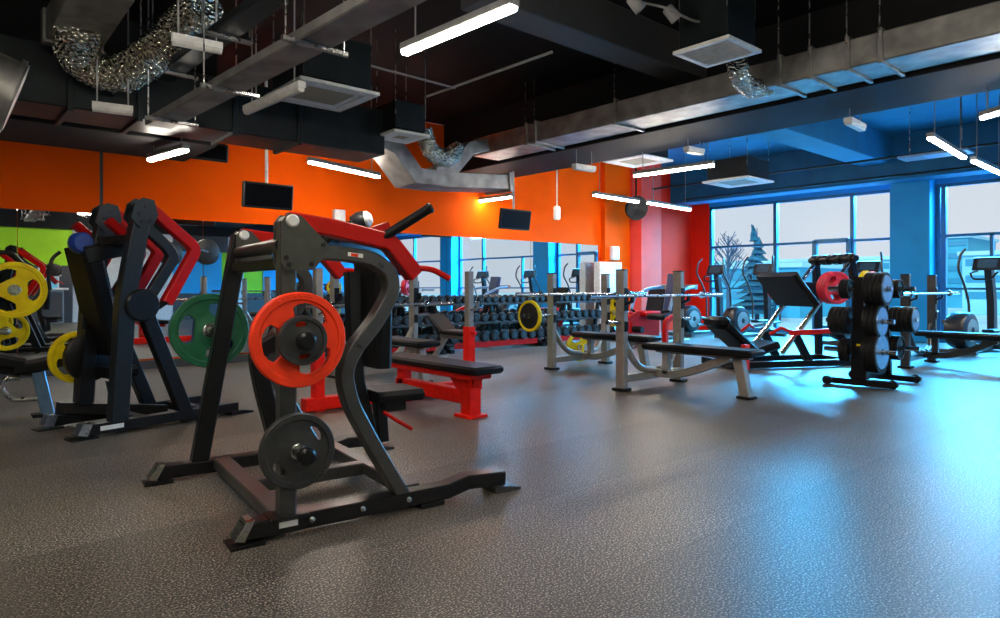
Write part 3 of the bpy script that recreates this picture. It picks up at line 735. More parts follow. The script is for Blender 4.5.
MB().tube([(tx - .33, ty, 1.06), (tx + .33, ty, 1.06)], .022, 0, 12).build('top_bar', 'black_paint', t)
stacks = [(-.33, .98, -1, .165, 4, 'blue_silver'), (-.33, .66, -1, .175, 3, 'blue_silver'), (-.33, .36, -1, .205, 3, 'blue_silver'),
          (-.33, .66, 1, .14, 4, None), (-.33, .36, 1, .12, 2, None), (-.33, .98, 1, .10, 2, None),
          (.33, .66, -1, .135, 5, 'blue_silver'), (.33, .98, -1, .10, 2, None), (.33, .36, -1, .13, 2, None), (.33, .66, 1, .20, 2, None)]
for (dx, z, s_, R, n, face) in stacks:
    for j in range(n):
        y = ty + s_ * (.10 + j * .045)
        side = 'window side' if s_ < 0 else 'bench side'
        lvl = {.98: 'top', .66: 'middle', .36: 'low'}[z]
        fr = 'front frame' if dx < 0 else 'rear frame'
        sd = 'right-hand' if s_ < 0 else 'left-hand'
        last = j == n - 1
        plate((tx + dx, y, z), (0, s_, 0), R, .042, 'rubber_black', 'black plate, %s out on the %s %s peg of the plate tree %s' % (ORD[j], lvl, sd, fr), 'plates on the plate tree', 'plain', 0, face if last else None)

plate((tx + .33, ty + .12, .98), Y, .19, .045, 'rubber_pink', 'pink plate beside the yellow one on the top peg of the plate tree')
plate((tx + .33, ty + .18, .98), Y, .20, .045, 'rubber_yellow', 'yellow plate on the top left peg of the plate tree, rear frame')
plate((tx + .33, ty + .14, .36), Y, .20, .045, 'rubber_yellow', 'yellow plate on the low left peg of the plate tree, rear frame')
# ------------------------------------------------------------------ leg press
lx, ly = 8.22, 4.16
t = thing('leg_press', 'black leg press with a big black footplate and red plates before the windows', 'exercise machine', (lx, ly, 0))
D = V3((.80, -.42, 0)).normalized(); L_ = V3((-D.y, D.x, 0))
def lp(a, s_, z): return V3((lx, ly, z)) + D * a + L_ * s_
for s_ in (-.32, .32):
    MB().sweep([lp(-.75, s_, .05), lp(1.05, s_, .05)], L_, .08, .08).build('base_rail', 'black_paint', t)
    MB().tube([lp(-.05, s_, .18), lp(.95, s_, 1.32)], .032, 0, 14).build('guide_rail', 'chrome', t)
    MB().sweep([lp(1.0, s_, .05), lp(1.02, s_ * 1.1, .9), lp(.95, s_, 1.36)], L_, .08, .08, .1).build('rear_post', 'black_paint', t)
    MB().sweep([lp(.35, s_, .05), lp(.15, s_, .40)], L_, .07, .09).build('brace', 'black_paint', t)
MB().beam(lp(-.70, -.36, .05), lp(-.70, .36, .05), .09, .08).build('cross_beam', 'black_paint', t)
MB().beam(lp(1.0, -.36, .05), lp(1.0, .36, .05), .09, .08).build('cross_beam', 'black_paint', t)
MB().tube([lp(.95, -.42, 1.36), lp(.95, .42, 1.36)], .04, 0, 14).build('top_bar', 'black_paint', t)
for s_ in (-.30, -.1, .1, .30): MB().lathe([(.055, -.06), (.07, -.05), (.07, .05), (.055, .06)], lp(.95, s_, 1.36), L_, 18).build('roller', 'black_paint', t)
MB().sweep([lp(-.72, 0, .52), lp(-.30, 0, .17)], L_, .48, .11, 0, .03).build('back_pad', 'vinyl', t)
MB().sweep([lp(-.32, 0, .18), lp(.0, 0, .27)], L_, .46, .10, 0, .03).build('seat', 'vinyl', t)
MB().box(lp(-.74, 0, .56), (.20, .36, .14), Matrix.Rotation(math.atan2(D.y, D.x), 3, 'Z'), .04).build('headrest', 'vinyl', t)
fp = MB().sweep([lp(.10, 0, 1.16), lp(.42, 0, .78)], L_, .80, .09, 0, .03).build('footplate', 'rubber_black', t)
MB().beam(lp(.28, 0, .98), lp(.62, 0, .98), .44, .16, L_).build('carriage', 'black_paint', t)
for s_ in (-1, 1):
    MB().tube([lp(.56, s_ * .2, .99), lp(.56, s_ * .72, .99)], .025, 0, 12).build('plate_peg', 'chrome', t)
    MB().tube([lp(-.2, s_ * .30, .42), lp(-.06, s_ * .33, .5), lp(.02, s_ * .36, .46)], .02, .03).build('handle', 'bright_red_paint', t)
MB().beam(lp(.0, -.42, .44), lp(.7, -.42, .46), .06, .06, L_).build('side_bar', 'bright_red_paint', t)
MB().box(lp(-.62, -.42, .16), (.10, .06, .30)).build('red_guard', 'bright_red_paint', t)
for s_ in (-1, 1):
    for j in range(3):
        plate(lp(.56, s_ * (.44 + j * .05), .99), L_ * s_, .20, .045, 'rubber_pink' if j < 3 else 'rubber_red',
              'red plate, %s from the carriage on the %s peg of the leg press' % (ORD[j], 'window-side' if s_ > 0 else 'viewer-side'), 'red plates on the leg press', 'grip', 20)

# blue-padded upright machine by the red corner
gx, gy = 9.55, 6.62
t = thing('seated_press', 'seated press machine with tall dark blue backrest near the red corner', 'exercise machine', (gx, gy, 0))
MB().sweep([(gx + .1, gy, .55), (gx + .25, gy, 1.22)], Y, .30, .10, 0, .03).build('backrest', 'blue_vinyl', t)
MB().box((gx - .15, gy, .50), (.42, .36, .09), bev=.03).build('seat', 'vinyl', t)
MB().sweep([(gx - .1, gy, .46), (gx - .05, gy, .06)], Y, .08, .09).build('seat_post', 'silver_paint', t)
MB().sweep([(gx + .2, gy, .6), (gx + .45, gy, .05)], Y, .08, .09).build('rear_post', 'silver_paint', t)
MB().sweep([(gx - .7, gy, .05), (gx + .6, gy, .05)], Y, .09, .09).build('base_rail', 'silver_paint', t)
for s_ in (-.38, .38):
    MB().tube([(gx + .35, gy + s_ * .8, 1.0), (gx + .0, gy + s_, .98), (gx - .4, gy + s_, .84), (gx - .48, gy + s_, .62)], .028, .12, 12).build('press_arm', 'blue_silver', t)
    MB().tube([(gx - .48, gy + s_, .62), (gx - .56, gy + s_ * .7, .60)], .022, 0, 12).build('grip', 'vinyl', t)
    MB().sweep([(gx - .6, gy + s_, .05), (gx - .6, gy + s_, .45), (gx - .3, gy + s_, .55)], Y, .07, .08, .08).build('side_frame', 'red_paint', t)
MB().beam((gx - .6, gy - .42, .05), (gx - .6, gy + .42, .05), .09, .08).build('cross_beam', 'red_paint', t)
MB().beam((gx + .35, gy - .34, 1.0), (gx + .35, gy + .34, 1.0), .08, .08).build('cross_beam', 'silver_paint', t)
t = thing('leg_extension', 'red and black seated leg machine at the foot of the pale red wall column', 'exercise machine', (10.4, 7.7, 0))
gx, gy = 10.4, 7.7
MB().box((gx, gy, .50), (.5, .42, .1), bev=.03).build('seat', 'red_paint', t)
MB().sweep([(gx + .28, gy, .5), (gx + .42, gy, .98)], Y, .40, .10, 0, .03).build('backrest', 'vinyl', t)
MB().box((gx - .05, gy, .25), (.9, .10, .42), bev=.02).build('frame', 'red_paint', t)
MB().tube([(gx - .42, gy - .25, .22), (gx - .42, gy + .25, .22)], .06, 0, 16).build('roller_pad', 'vinyl', t)
MB().sweep([(gx - .28, gy, .46), (gx - .44, gy, .22)], Y, .05, .05).build('lever', 'silver_paint', t)
MB().box((gx, gy, .025), (1.1, .6, .05), bev=.01).build('base', 'black_paint', t)

# ------------------------------------------------------------------ cross trainers at the windows
def elliptical(label, x, y, rz, sc=1.0):
    t = thing('cross_trainer', label, 'cross trainer', (x, y, 0), rz, 'cross trainers at the windows')
    def B(mb, n, m, p=None): return mb.build(n, m, p or t, local=True)
    # local: faces +x (console end); user steps at -x
    B(MB().sweep([V3((-.85, 0, .06)), V3((.55, 0, .06))], Y, .12, .07), 'base_rail', 'gun_paint')
    B(MB().sweep([V3((-.85, -.3, .05)), V3((-.85, .3, .05))], X, .08, .07), 'rear_foot', 'gun_paint')
    B(MB().sweep([V3((.55, -.3, .05)), V3((.55, .3, .05))], X, .08, .07), 'front_foot', 'gun_paint')
    dr = B(MB().lathe([(.18, -.15), (.25, -.13), (.27, -.09), (.27, .09), (.25, .13), (.18, .15)], (-.62, 0, .36), Y, 36), 'drive_housing', 'dark_plastic')
    for k in (-1, 1): B(MB().lathe([(.05, k * .155), (.17, k * .155), (.17, k * .145), (.05, k * .145)], (-.62, 0, .36), Y, 28, True), 'crank_disc', 'silver_paint', dr)
    B(MB().sweep([V3((.42, 0, .07)), V3((.40, 0, .8)), V3((.30, 0, 1.30))], Y, .10, .12, .15), 'column', 'frame_dark')
    co = B(MB().prism([V3((.20, 0, 1.26)), V3((.28, 0, 1.46)), V3((.32, 0, 1.47)), V3((.34, 0, 1.28))], Y, .40), 'console', 'dark_plastic')
    B(MB().prism([V3((.222, 0, 1.30)), V3((.272, 0, 1.43)), V3((.266, 0, 1.432)), V3((.212, 0, 1.30))], Y, .26), 'screen', 'console_screen', co)
    B(MB().tube([V3((.30, -.16, 1.25)), V3((.10, -.18, 1.22)), V3((.06, -.12, 1.12)), V3((.06, .12, 1.12)), V3((.10, .18, 1.22)), V3((.30, .16, 1.25))], .016, .05), 'fixed_handle', 'black_paint')
    for s_ in (-1, 1):
        B(MB().tube([V3((.36, s_ * .30, .30)), V3((.36, s_ * .30, .75)), V3((.26, s_ * .33, 1.05)), V3((.04, s_ * .33, 1.30)), V3((.10, s_ * .31, 1.52)), V3((.16, s_ * .27, 1.60))], .019, .12, 12), 'moving_handle', 'gun_paint')
        B(MB().tube([V3((.36, s_ * .30, .32)), V3((-.62, s_ * .24, .36 + s_ * .12))], .026, 0, 12), 'pedal_arm', 'gun_paint')
        B(MB().box(V3((-.25, s_ * .27, .40 + s_ * .05)), (.40, .16, .05), bev=.02), 'pedal', 'black_paint')
    B(MB().box(V3((.42, 0, .12)), (.26, .26, .16), bev=.04), 'column_cover', 'dark_plastic')
    return t
elliptical('cross trainer right of the blue column, at the right picture edge', 12.3, 2.85, -.15)
elliptical('cross trainer left of the blue column, behind the plate tree', 12.5, 4.65, -.1)
elliptical('cross trainer behind the black leg press footplate', 12.4, 6.55, -.1)
elliptical('cross trainer next to the red corner wall', 12.4, 7.6, -.1)

# ------------------------------------------------------------------ ceiling services
def linear_light(label, p0, p1, z, lit=True, wires=True, w=.07, wtop=CH):
    a = V3((p0[0], p0[1], z)); b = V3((p1[0], p1[1], z))
    t = thing('linear_light', label, 'ceiling light', (a + b) / 2, 0, 'linear ceiling lights')
    MB().beam(a + Z * .035, b + Z * .035, w, .05).build('housing', 'white_plastic' if not lit else 'grey_plastic', t)
    MB().beam(a + (b - a) * .01, b - (b - a) * .01, w * .86, .035, None, .012).build('diffuser', 'lamp_lit' if lit else 'lamp_off', t)
    if wires:
        for k in (.12, .88):
            p = a.lerp(b, k); MB().tube([p + Z * .05, V3((p.x, p.y, wtop))], .006, 0, 6).build('hanger_wire', 'grey_plastic', t)
    return t
def lamp(label, px0, py0, px1, py1, z=2.55, lit=True, fix=None, w=.07, wtop=CH):
    a, b = at_z(px0, py0, z), at_z(px1, py1, z)
    if fix:   # keep a sensible length along one room axis
        c = (a + b) / 2; d = V3((fix, 0, 0)) if fix > 0 else V3((0, -fix, 0)); a, b = c - d / 2, c + d / 2
    return linear_light(label, a, b, z, lit, True, w, wtop)
lamp('lit linear ceiling light, the large one at top centre', 404, 53, 515, 7)
lamp('lit linear light over the orange wall, left of the square black panel', 150, 160, 186, 150, 2.28, wtop=2.43)
lamp('lit linear light over the orange wall, right of the hung screen', 309, 162, 379, 177, 2.5)
lamp('lit linear light left of the smaller hung screen', 467, 203, 511, 197, 2.5)
lamp('lit linear light above the orange pilaster', 594, 195, 638, 202, 2.5)
lamp('lit linear light above the red corner', 648, 203, 690, 210, 2.5)
lamp('lit linear light under the blue-lit ceiling, before the windows', 634, 176, 714, 165, 2.55)
lamp('lit linear light above the blue column, the inner one', 930, 138, 964, 158, 2.6)
lamp('lit linear light above the blue column, the outer one', 973, 161, 1002, 174, 2.6)
lamp('lit linear light at the upper right picture edge', 982, 118, 1030, 104, 2.6)
lamp('unlit white tube light below the foil duct', 172, 42, 222, 52, 2.6, False, None, .05)
lamp('unlit white tube light above the far left of the orange wall', 92, 109, 133, 114, 2.36, False, None, .05)
lamp('unlit white tube light beside the big ceiling cassette', 246, 113, 302, 89, 2.45, False, None, .06)
lamp('tiny white ceiling lamp between duct and windows', 848, 123, 862, 130, 2.7, False, None, .09)
lamp('tiny white ceiling lamp left of the blue-lit ceiling', 686, 151, 702, 154, 2.7, False, None, .09)
lamp('tiny white ceiling lamp under the dark beam', 574, 168, 594, 171, 2.6, False, None, .09)
# the same lamps go on behind the viewer (seen in the mirror)
for i, (x, y, ax) in enumerate(((.4, 1.2, 0), (2.2, -1.2, 0), (-1.6, 3.4, 0), (-1.5, -.6, 0), (4.6, .2, 0), (7.0, -1.0, 0), (3.8, -2.6, 1), (-.3, -2.6, 1), (-.4, 2.7, 0))):  # the last lamp is added out of frame to brighten the left plates
    a = (x - .6, y) if ax else (x, y - .6); b = (x + .6, y) if ax else (x, y + .6)
    linear_light('lit linear ceiling light seen only in the mirror, %s of the row behind the viewer, its last lamp added as fill' % ORD[i], a, b, 2.95, True, True)

# main galvanized duct and its flex branch
dy0, dy1 = YB + .05, 7.55
t = thing('air_duct', 'long galvanized rectangular air duct crossing the ceiling towards the orange wall', 'air duct', (6.3, 2, 2.9))
MB().box((6.33, (dy0 + dy1) / 2, 3.02), (.50, dy1 - dy0, .25), bev=.012).build('duct_body', 'galvanized', t)
for px in (527, 536, 616, 780, 811, 848, 881):
    y = at_x(px, 100, 6.08).y
    MB().box((6.33, y, 3.02), (.56, .035, .30), bev=.004).build('flange', 'galvanized', t)
    MB().tube([(6.05, y, 3.1), (6.05, y, CH)], .006, 0, 6).build('hanger_rod', 'steel', t)
def flex(label, pts, R, rad=.2, m='foil', nring=None):
    pts = [V3(p) for p in pts]
    fine = fillet(pts, rad, 10); dense = [fine[0]]
    for a, b in zip(fine, fine[1:]):
        n = max(1, int((b - a).length / .012))
        for k in range(1, n + 1): dense.append(a.lerp(b, k / n))
    rnd = random.Random(3)
    mb = MB().tube(dense, R, 0, 26, lambda i, n: R * (1 + (.07 if i % 3 == 0 else -.03)))
    for v in mb.bm.verts: v.co += V3((rnd.uniform(-1, 1), rnd.uniform(-1, 1), rnd.uniform(-1, 1))) * R * .06
    o = mb.build('flexible_duct', m); tag(o, label, 'air duct'); return o
flex('crinkled foil hose from the square ceiling grille to the long duct', [at_z(737, 62, 3.0), at_z(739, 78, 2.93), at_z(752, 90, 2.88), at_z(775, 84, 3.0)], .085, .12)
flex('crinkled foil hose by the small ceiling cassette near the orange wall', [at_y(423, 130, 6.9), at_y(430, 152, 6.9), at_y(446, 160, 7.0), at_y(458, 150, 7.2)], .11, .15)
flex('large crinkled foil hose bending down at top left', [at_z(78, 26, 2.9), at_z(75, 60, 2.75), at_z(118, 78, 2.68), at_z(150, 58, 2.8), at_z(180, 30, 2.95), at_z(206, 6, 3.05)], .14, .35)
t = thing('air_duct', 'grey rectangular duct stub feeding the large foil hose at top left', 'air duct', at_z(85, 18, 3.0))
MB().beam(at_z(72, 34, 2.95), at_z(104, -22, 3.05), .36, .22).build('duct_body', 'galvanized', t)
MB().beam(at_z(72, 34, 2.95), at_z(74, 31, 2.955), .40, .26).build('flange', 'galvanized', t)
# dark duct along the wall
t = thing('air_duct', 'dark rectangular duct running parallel to the orange wall at left', 'air duct', (0, 6.5, 2.42))
ex = at_y(386, 140, 6.2).x
MB().box(((XB + ex) / 2 + .1, 6.5, 2.66), (ex - XB - .2, .56, .48), bev=.01).build('duct_body', 'dark_duct', t)
for px in (70, 140, 235, 300):
    x = at_y(px, 120, 6.2).x
    MB().box((x, 6.5, 2.66), (.04, .62, .54), bev=.004).build('flange', 'dark_duct', t)
    MB().tube([(x, 6.17, 2.9), (x, 6.17, CH)], .007, 0, 6).build('hanger_rod', 'steel', t)
t = thing('air_duct', 'large round grey duct end at the left picture edge', 'air duct', at_y(-10, 110, 5.6))
c0 = at_y(30, 98, 5.6)
MB().tube([c0 + V3((-1.6, .1, .45)), c0 + V3((-.5, .0, .12)), c0 + V3((-.08, -.02, -.02))], .24, .4, 30).build('duct_body', 'galvanized', t)
MB().lathe([(.24, 0), (.265, 0), (.265, .03), (.24, .03)], c0 + V3((-.12, -.02, -.01)), V3((.95, -.05, -.3)), 30, True).build('flange', 'galvanized', t)
# stepped duct piece near the wall, lit orange
t = thing('air_duct', 'stepped galvanized duct piece low before the orange wall, beside the foil hose', 'air duct', at_y(440, 180, 7.3))
g = lambda px, py: at_y(px, py, 7.3)
MB().sweep([g(372, 142), g(388, 150), g(408, 178), g(440, 182), g(500, 184)], Y, .5, .20).build('duct_body', 'galvanized', t)
MB().sweep([g(428, 176), g(445, 170), g(462, 150), g(478, 147)], Y, .46, .17).build('duct_branch', 'galvanized', t)
MB().sweep([g(497, 184), g(500, 184)], Y, .56, .27).build('flange', 'galvanized', t)
# cable trays
def tray(label, p0, p1, w, z, m='galvanized'):
    t = thing('cable_tray', label, 'cable tray', ((p0[0] + p1[0]) / 2, (p0[1] + p1[1]) / 2, z))
    a = V3((p0[0], p0[1], z)); b = V3((p1[0], p1[1], z)); d = (b - a).normalized(); s_ = d.cross(Z)
    for k in (-1, 1): MB().beam(a + s_ * k * w / 2, b + s_ * k * w / 2, .012, .06).build('side_rail', m, t)
    MB().beam(a - Z * .028, b - Z * .028, w, .006).build('tray_floor', m, t)
    n = int((b - a).length / 1.5)
    for k in range(n + 1):
        p = a.lerp(b, (k + .3) / (n + 1))
        MB().beam(p - s_ * (w / 2 + .1) - Z * .045, p + s_ * (w / 2 + .1) - Z * .045, .03, .03).build('support_bar', 'steel', t)
        for q_ in (-1, 1): MB().tube([p + s_ * q_ * (w / 2 + .08) - Z * .045, p + s_ * q_ * (w / 2 + .08) + Z * (CH - z)], .005, 0, 6).build('hanger_rod', 'steel', t)
    return t
def clip_y(a, b, y): return a.lerp(b, (a.y - y) / (a.y - b.y)) if a.y > y else a
p0, p1 = at_z(150, 128, 2.36), at_z(390, -2, 2.36)
tray('long galvanized cable tray left of the square cassette', clip_y(p0, p1, 6.05), p1 + (p1 - p0) * .35, .19, 2.36)
tray('dark cable tray beside the large foil hose', clip_y(at_z(105, 118, 2.75), at_z(275, -4, 2.75), 6.05), at_z(275, -4, 2.75), .16, 2.75, 'dark_duct')
# pipes
def pipe(label, pts, r, m='grey_plastic'):
    o = MB().tube(pts, r, .05, 10).build('ceiling_pipe', m); tag(o, label, 'pipe', 'thin pipes under the ceiling'); return o
pipe('thin grey pipe right of the large lit lamp', [at_z(425, 97, 3.2), at_z(552, 52, 3.2)], .014)
pipe('thin grey pipe crossing behind the big cassette', [at_z(330, 55, 3.2), at_z(455, 88, 3.2)], .012)
pipe('thin pipe along the blue-lit ceiling before the windows', [V3((12.9, 8.5, 2.95)), V3((12.9, -2, 2.95))], .02, 'dark_duct')
pipe('thin dark pipe under the beam near the windows', [V3((11.6, 8.4, 3.05)), V3((11.6, 0, 3.05))], .02, 'dark_duct')
# cassettes / grilles
def cassette(label, c, s_, kind, plenum=.4, rz=0):
    t = thing('air_cassette', label, 'air conditioner' if kind == 'ac' else 'air vent', c, rz)
    L = lambda mb, n, m, p=None: mb.build(n, m, p or t, local=True)
    h = s_ / 2; fw = .10 if kind == 'ac' else .045
    fr = MB()
    for k in (-1, 1):
        fr.box((k * (h - fw / 2), 0, .015), (fw, s_, .03)); fr.box((0, k * (h - fw / 2), .015), (s_ - 2 * fw, fw, .03))
    L(fr, 'frame', 'white_plastic')
    if kind == 'ac':
        L(MB().box((0, 0, .022), (s_ * .58, s_ * .58, .03), bev=.006), 'intake_grille', 'beige_grille')
        fl = MB()
        for k in (-1, 1):
            fl.box((k * (h - .13), 0, .012), (.05, s_ * .62, .014)); fl.box((0, k * (h - .13), .012), (s_ * .62, .05, .014))
        L(fl, 'louvre', 'white_plastic')
        L(MB().box((0, 0, .04), (s_ - .12, s_ - .12, .02)), 'tray', 'grey_plastic')
    else:
        gr = MB(); n = int((s_ - .1) / .03)
        for k in range(n):
            gr.box((-h + .065 + k * .03, 0, .02), (.006, s_ - .08, .022), Matrix.Rotation(.5, 3, 'Y'), .001)
        L(gr, 'grille', 'white_plastic')
        L(MB().box((0, 0, .045), (s_ - .1, s_ - .1, .006)), 'backing', 'dark_plastic')
    L(MB().box((0, 0, .05 + plenum / 2), (s_ * .86, s_ * .86, plenum), bev=.01), 'plenum_box', 'dark_duct')
    for a in (-1, 1):
        for b in (-1, 1): L(MB().tube([V3((a * h * .84, b * h * .84, .05 + plenum * .5)), V3((a * h * .84, b * h * .84, CH - c[2]))], .006, 0, 6), 'hanger_rod', 'steel')
    return t
cassette('large square white ceiling cassette over the shoulder press', at_z(322, 97, 2.68), .74, 'ac')
cassette('square white ceiling grille with dark slots at top right of centre', at_z(717, 54, 2.95), .52, 'vent', .45)
cassette('small white ceiling cassette by the foil hose near the orange wall', at_z(401, 138, 2.62), .45, 'ac', .3)
cassette('white ceiling cassette nearest the windows', at_z(738, 183, 2.66), .8, 'ac', .3)
cassette('white ceiling cassette under the dark beam before the red wall', at_z(638, 162, 2.9), .75, 'ac', .3)
for i, (px, py, nm) in enumerate(((752, 130, 'left of the blue-lit ceiling beam'), (935, 155, 'beside the lit lamps at right'))):
    p = at_z(px, py, 3.1 if i == 0 else 2.75)
    t = thing('ceiling_panel', 'flat pale blue panel under the ceiling, %s' % nm, 'ceiling panel', p)
    MB().box(p, (.35, .8, .03), bev=.004).build('panel', 'blue_silver', t)
    for s_ in (-.3, .3): MB().tube([p + V3((0, s_, .02)), V3((p.x, p.y + s_, CH))], .006, 0, 6).build('hanger_rod', 'steel', t)
# ceiling spotlights and cables at top
def spot(label, px, py, z=3.2):
    p = at_z(px, py, z)
    t = thing('track_spotlight', label, 'spotlight', p)
    MB().tube([p + Z * .05, V3((p.x, p.y, CH))], .012, 0, 8).build('stem', 'black_paint', t)
    MB().lathe([(.03, -.07), (.045, -.06), (.05, .06), (.042, .06), (.04, .02)], p, V3((.5, -.4, -.75)), 18).build('lamp_head', 'grey_plastic', t)
spot('small grey spotlight at top centre, the left one of two', 636, 4)
spot('small grey spotlight at top centre, the right one of two', 672, 14)
o = MB().tube([at_z(640, 2, 3.3), at_z(668, 8, 3.18), at_z(690, 20, 3.15), at_z(712, 24, 3.2), at_z(722, 12, 3.3)], .010, .1, 8).build('ceiling_cable', 'grey_plastic'); tag(o, 'loose grey cable sagging beside the spotlights', 'cable')

# hung screens
def tv(label, px0, py0, px1, py1, y, tilt=.2, yaw=0, pole=True):
    c = at_y((px0 + px1) / 2, (py0 + py1) / 2, y)
    a, b = at_y(px0, py0, y), at_y(px1, py1, y); h = abs(a.z - b.z)
    w = (b.x - a.x) / max(.5, math.cos(yaw)) * (1 if yaw >= 0 else 1)
    t = thing('hung_screen', label, 'television', c)
    R = Matrix.Rotation(yaw, 3, 'Z') @ Matrix.Rotation(tilt, 3, 'X')
    MB().box(c, (w, .06, h), R, .012).build('casing', 'dark_plastic', t)
    MB().box(c + R @ V3((0, -.031, 0)), (w - .05, .004, h - .05), R, .001).build('screen', 'screen', t)
    if pole:
        top = c + R @ V3((0, .05, h * .3))
        MB().tube([top, V3((top.x, top.y + .02, CH))], .018, 0, 12).build('ceiling_pole', 'white_plastic', t)
        MB().box(c + R @ V3((0, .05, h * .15)), (.2, .05, h * .4), R).build('mount', 'dark_plastic', t)
    return t
tv('black television hung on a white pole before the orange wall, at left', 243, 181, 293, 211, 7.6, .12)
tv('smaller black television on a white pole at the middle of the orange wall', 500, 208, 530, 231, 7.9, .15)
tv('plain black panel high on the orange wall, beside the lit light', 190, 140, 228, 163, 7.9, .1)
p = at_y(557, 213, 8.0)
t = thing('wifi_unit', 'small white unit hanging on a thin white pole right of the small television', 'wifi unit', p)
MB().box(p, (.14, .07, .24), bev=.03).build('body', 'white_plastic', t)
MB().tube([p + Z * .1, V3((p.x, p.y, CH))], .014, 0, 10).build('ceiling_pole', 'white_plastic', t)
p = at_y(636, 208, 8.3)
t = thing('wall_fan', 'round black fan under the ceiling above the red pilaster', 'fan', p)
MB().lathe([(.03, -.12), (.12, -.11), (.22, -.05), (.25, .03), (.24, .05), (.2, .04)], p, V3((-.35, -.75, -.15)), 30).build('housing', 'vinyl', t)
bl = MB()
for k in range(4):
    a = k * PI / 2; fx = V3((-.35, -.75, -.15)).normalized(); u = fx.cross(Z).normalized(); v = u.cross(fx)
    d = u * math.cos(a) + v * math.sin(a); e = -u * math.sin(a) + v * math.cos(a)
    bl.prism([p + fx * .07 + d * .03, p + fx * .07 + d * .2 - e * .05, p + fx * .07 + d * .2 + e * .07], fx, .01)
bl.build('blade', 'vinyl', t)
MB().tube([p + Z * .15, V3((p.x, p.y, CH))], .02, 0, 10).build('ceiling_pole', 'black_paint', t)
p = at_y(359, 221, 8.1)
t = thing('wall_lamp', 'dark round lamp with a white cap over the red lever arm', 'lamp', p)
MB().lathe([(.02, -.12), (.09, -.1), (.13, 0), (.12, .1)], p, V3((.6, -.6, .2)), 24).build('housing', 'dark_plastic', t)
MB().lathe([(.11, 0), (.11, .03), (.06, .08)], p + V3((.6, -.6, .2)).normalized() * .1, V3((.6, -.6, .2)), 24).build('cap', 'white_plastic', t)
MB().tube([p, V3((p.x, p.y + .1, p.z)), V3((p.x, YW, p.z))], .02, 0, 8).build('wall_arm', 'dark_plastic', t)

# ------------------------------------------------------------------ outside
struct('ground_outside', MB().box((64, 0, -.75), (98, 220, .3), bev=.001), 'snow')
def building(label, pxa, pxb, pytop, dist, m, rows=3, cols=8):
    # a box-shaped block standing beyond the windows
    a, b = at_x(pxa, HOR, dist), at_x(pxb, HOR, dist); top = at_x((pxa + pxb) / 2, pytop, dist).z
    y0, y1 = min(a.y, b.y), max(a.y, b.y)
    t = thing('outside_building', label, 'building', (dist, (y0 + y1) / 2, -.6))
    MB().box((dist + 4, (y0 + y1) / 2, (top - .6) / 2), (8, y1 - y0, top + .6), bev=.02).build('wall', m, t)
    MB().box((dist + 4, (y0 + y1) / 2, top + .1), (8.4, y1 - y0 + .4, .25), bev=.02).build('roof', 'snow', t)
    for r in range(rows):
        z = top * (r + .55) / rows
        MB().box((dist - .02, (y0 + y1) / 2, z), (.08, (y1 - y0) * .92, top / rows * .42), bev=.01).build('window_band', 'facade_glass', t)
building('long pale low building seen through the left window bay', 690, 900, 262, 48, 'facade_pale', 3)
building('taller teal building seen right of the blue column', 935, 968, 238, 60, 'facade_teal', 5)
building('pale building seen at the right picture edge through the window', 962, 1060, 254, 46, 'facade_pale', 3)
building('teal low building behind the dark conifer', 700, 800, 268, 34, 'facade_teal', 2)
building('pale block seen only in the mirror through the windows', 1110, 1500, 250, 56, 'facade_pale', 4)
def conifer(label, px, pytop, dist):
    base = at_x(px, HOR, dist); top = at_x(px, pytop, dist).z
    t = thing('outside_tree', label, 'tree', (base.x, base.y, -.6))
    MB().tube([(base.x, base.y, -.6), (base.x, base.y, top)], .1, 0, 8, lambda i, n: .12 if i == 0 else .02).build('trunk', 'bark', t)
    mb = MB(); n = 13; rnd = random.Random(px)
    for k in range(n):
        z = -.2 + (top + .2) * k / n; r = (1.9 - 1.85 * k / n) * (top / 6)
        prof = [(r * rnd.uniform(.85, 1.1), z), (r * .55, z + (top) / n * .7), (.05, z + top / n * 1.6)]
        mb.lathe(prof, (base.x, base.y, 0), (rnd.uniform(-.05, .05), rnd.uniform(-.05, .05), 1), 14)
    for v in mb.bm.verts: v.co += V3((rnd.uniform(-1, 1), rnd.uniform(-1, 1), rnd.uniform(-.5, .5))) * .07
    mb.build('foliage', 'needles', t)
conifer('dark teal conifer outside the left window bay', 757, 228, 30)
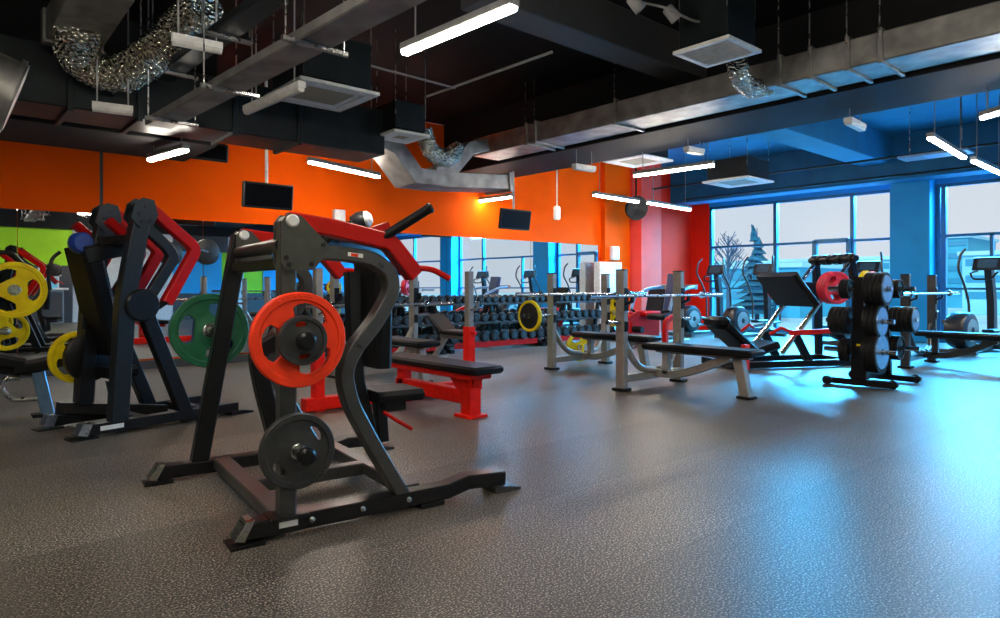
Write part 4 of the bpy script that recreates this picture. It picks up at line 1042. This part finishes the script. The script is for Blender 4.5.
def bare_tree(label, px, pytop, dist):
    base = at_x(px, HOR, dist); top = at_x(px, pytop, dist).z; H = top + .6
    t = thing('outside_tree', label, 'tree', (base.x, base.y, -.6)); rnd = random.Random(px)
    b0 = V3((base.x, base.y, -.6)); MB().tube([b0, b0 + Z * H * .9], .07, 0, 8, lambda i, n: .09 if i == 0 else .02).build('trunk', 'bark', t)
    mb = MB()
    for k in range(26):
        z = H * rnd.uniform(.3, .85); a = rnd.uniform(0, 2 * PI); l = (H - z) * .55 + .2
        p = b0 + Z * z; d = V3((math.cos(a) * .6, math.sin(a) * .6, .8)).normalized()
        e = p + d * l; mb.tube([p, p.lerp(e, .5) + Z * .05, e], .03, 0, 5, lambda i, n: .03 - .012 * i)
        for j in range(3):
            f = p.lerp(e, .3 + .22 * j); mb.tube([f, f + V3((math.cos(a + j), math.sin(a + j), 1)).normalized() * l * .4], .012, 0, 4)
    mb.build('branches', 'bark', t)
bare_tree('thin bare tree outside, left of the conifer', 728, 226, 24)

# ------------------------------------------------------------------ light
w = bpy.data.worlds.new('world'); S.world = w; w.use_nodes = True
nt = w.node_tree; bg = nt.nodes['Background']
tc = nt.nodes.new('ShaderNodeTexCoord'); no = nt.nodes.new('ShaderNodeTexNoise'); no.inputs['Scale'].default_value = 3; no.inputs['Detail'].default_value = 5
nt.links.new(tc.outputs['Generated'], no.inputs['Vector'])
rp = nt.nodes.new('ShaderNodeValToRGB'); rp.color_ramp.elements[0].color = (.64, .69, .78, 1); rp.color_ramp.elements[1].color = (.72, .72, .77, 1)
rp.color_ramp.elements[0].position = .35; rp.color_ramp.elements[1].position = .6
nt.links.new(no.outputs['Fac'], rp.inputs['Fac']); nt.links.new(rp.outputs['Color'], bg.inputs['Color']); bg.inputs['Strength'].default_value = 1.0
# added blue area lamps outside boost the daylight falling in through each glazed bay
for i, (y0, y1, e) in enumerate(((cA, ystub, 1.9), (cA2, cB, .75), (YB, cB2, .3))):
    ld = bpy.data.lights.new('window_daylight_fill', 'AREA'); ld.shape = 'RECTANGLE'; ld.size = (y1 - y0) * 1.1; ld.size_y = 3.4
    ld.color = (.05, .50, 1.0); ld.energy = 5200 * e
    lo = bpy.data.objects.new('window_daylight_fill', ld); C.objects.link(lo)
    lo.location = (XW + 3.2, (y0 + y1) / 2, 4.6)
    lo.rotation_euler = V3((-1, 0, -.42)).to_track_quat('-Z', 'Y').to_euler()
sd = bpy.data.lights.new('sun', 'SUN'); sd.energy = 2.3; sd.angle = .1; sd.color = (.9, .97, 1)
so = bpy.data.objects.new('sun', sd); C.objects.link(so); so.rotation_euler = V3((1, .25, -.62)).to_track_quat('-Z', 'Y').to_euler(); so.location = (20, 0, 20)
vs = S.view_settings
vs.view_transform = 'Standard'; vs.look = 'None'; vs.exposure = 0.14; vs.gamma = 1.0; vs.use_curve_mapping = False
S.cycles.use_denoising = True
S.cycles.max_bounces = 8
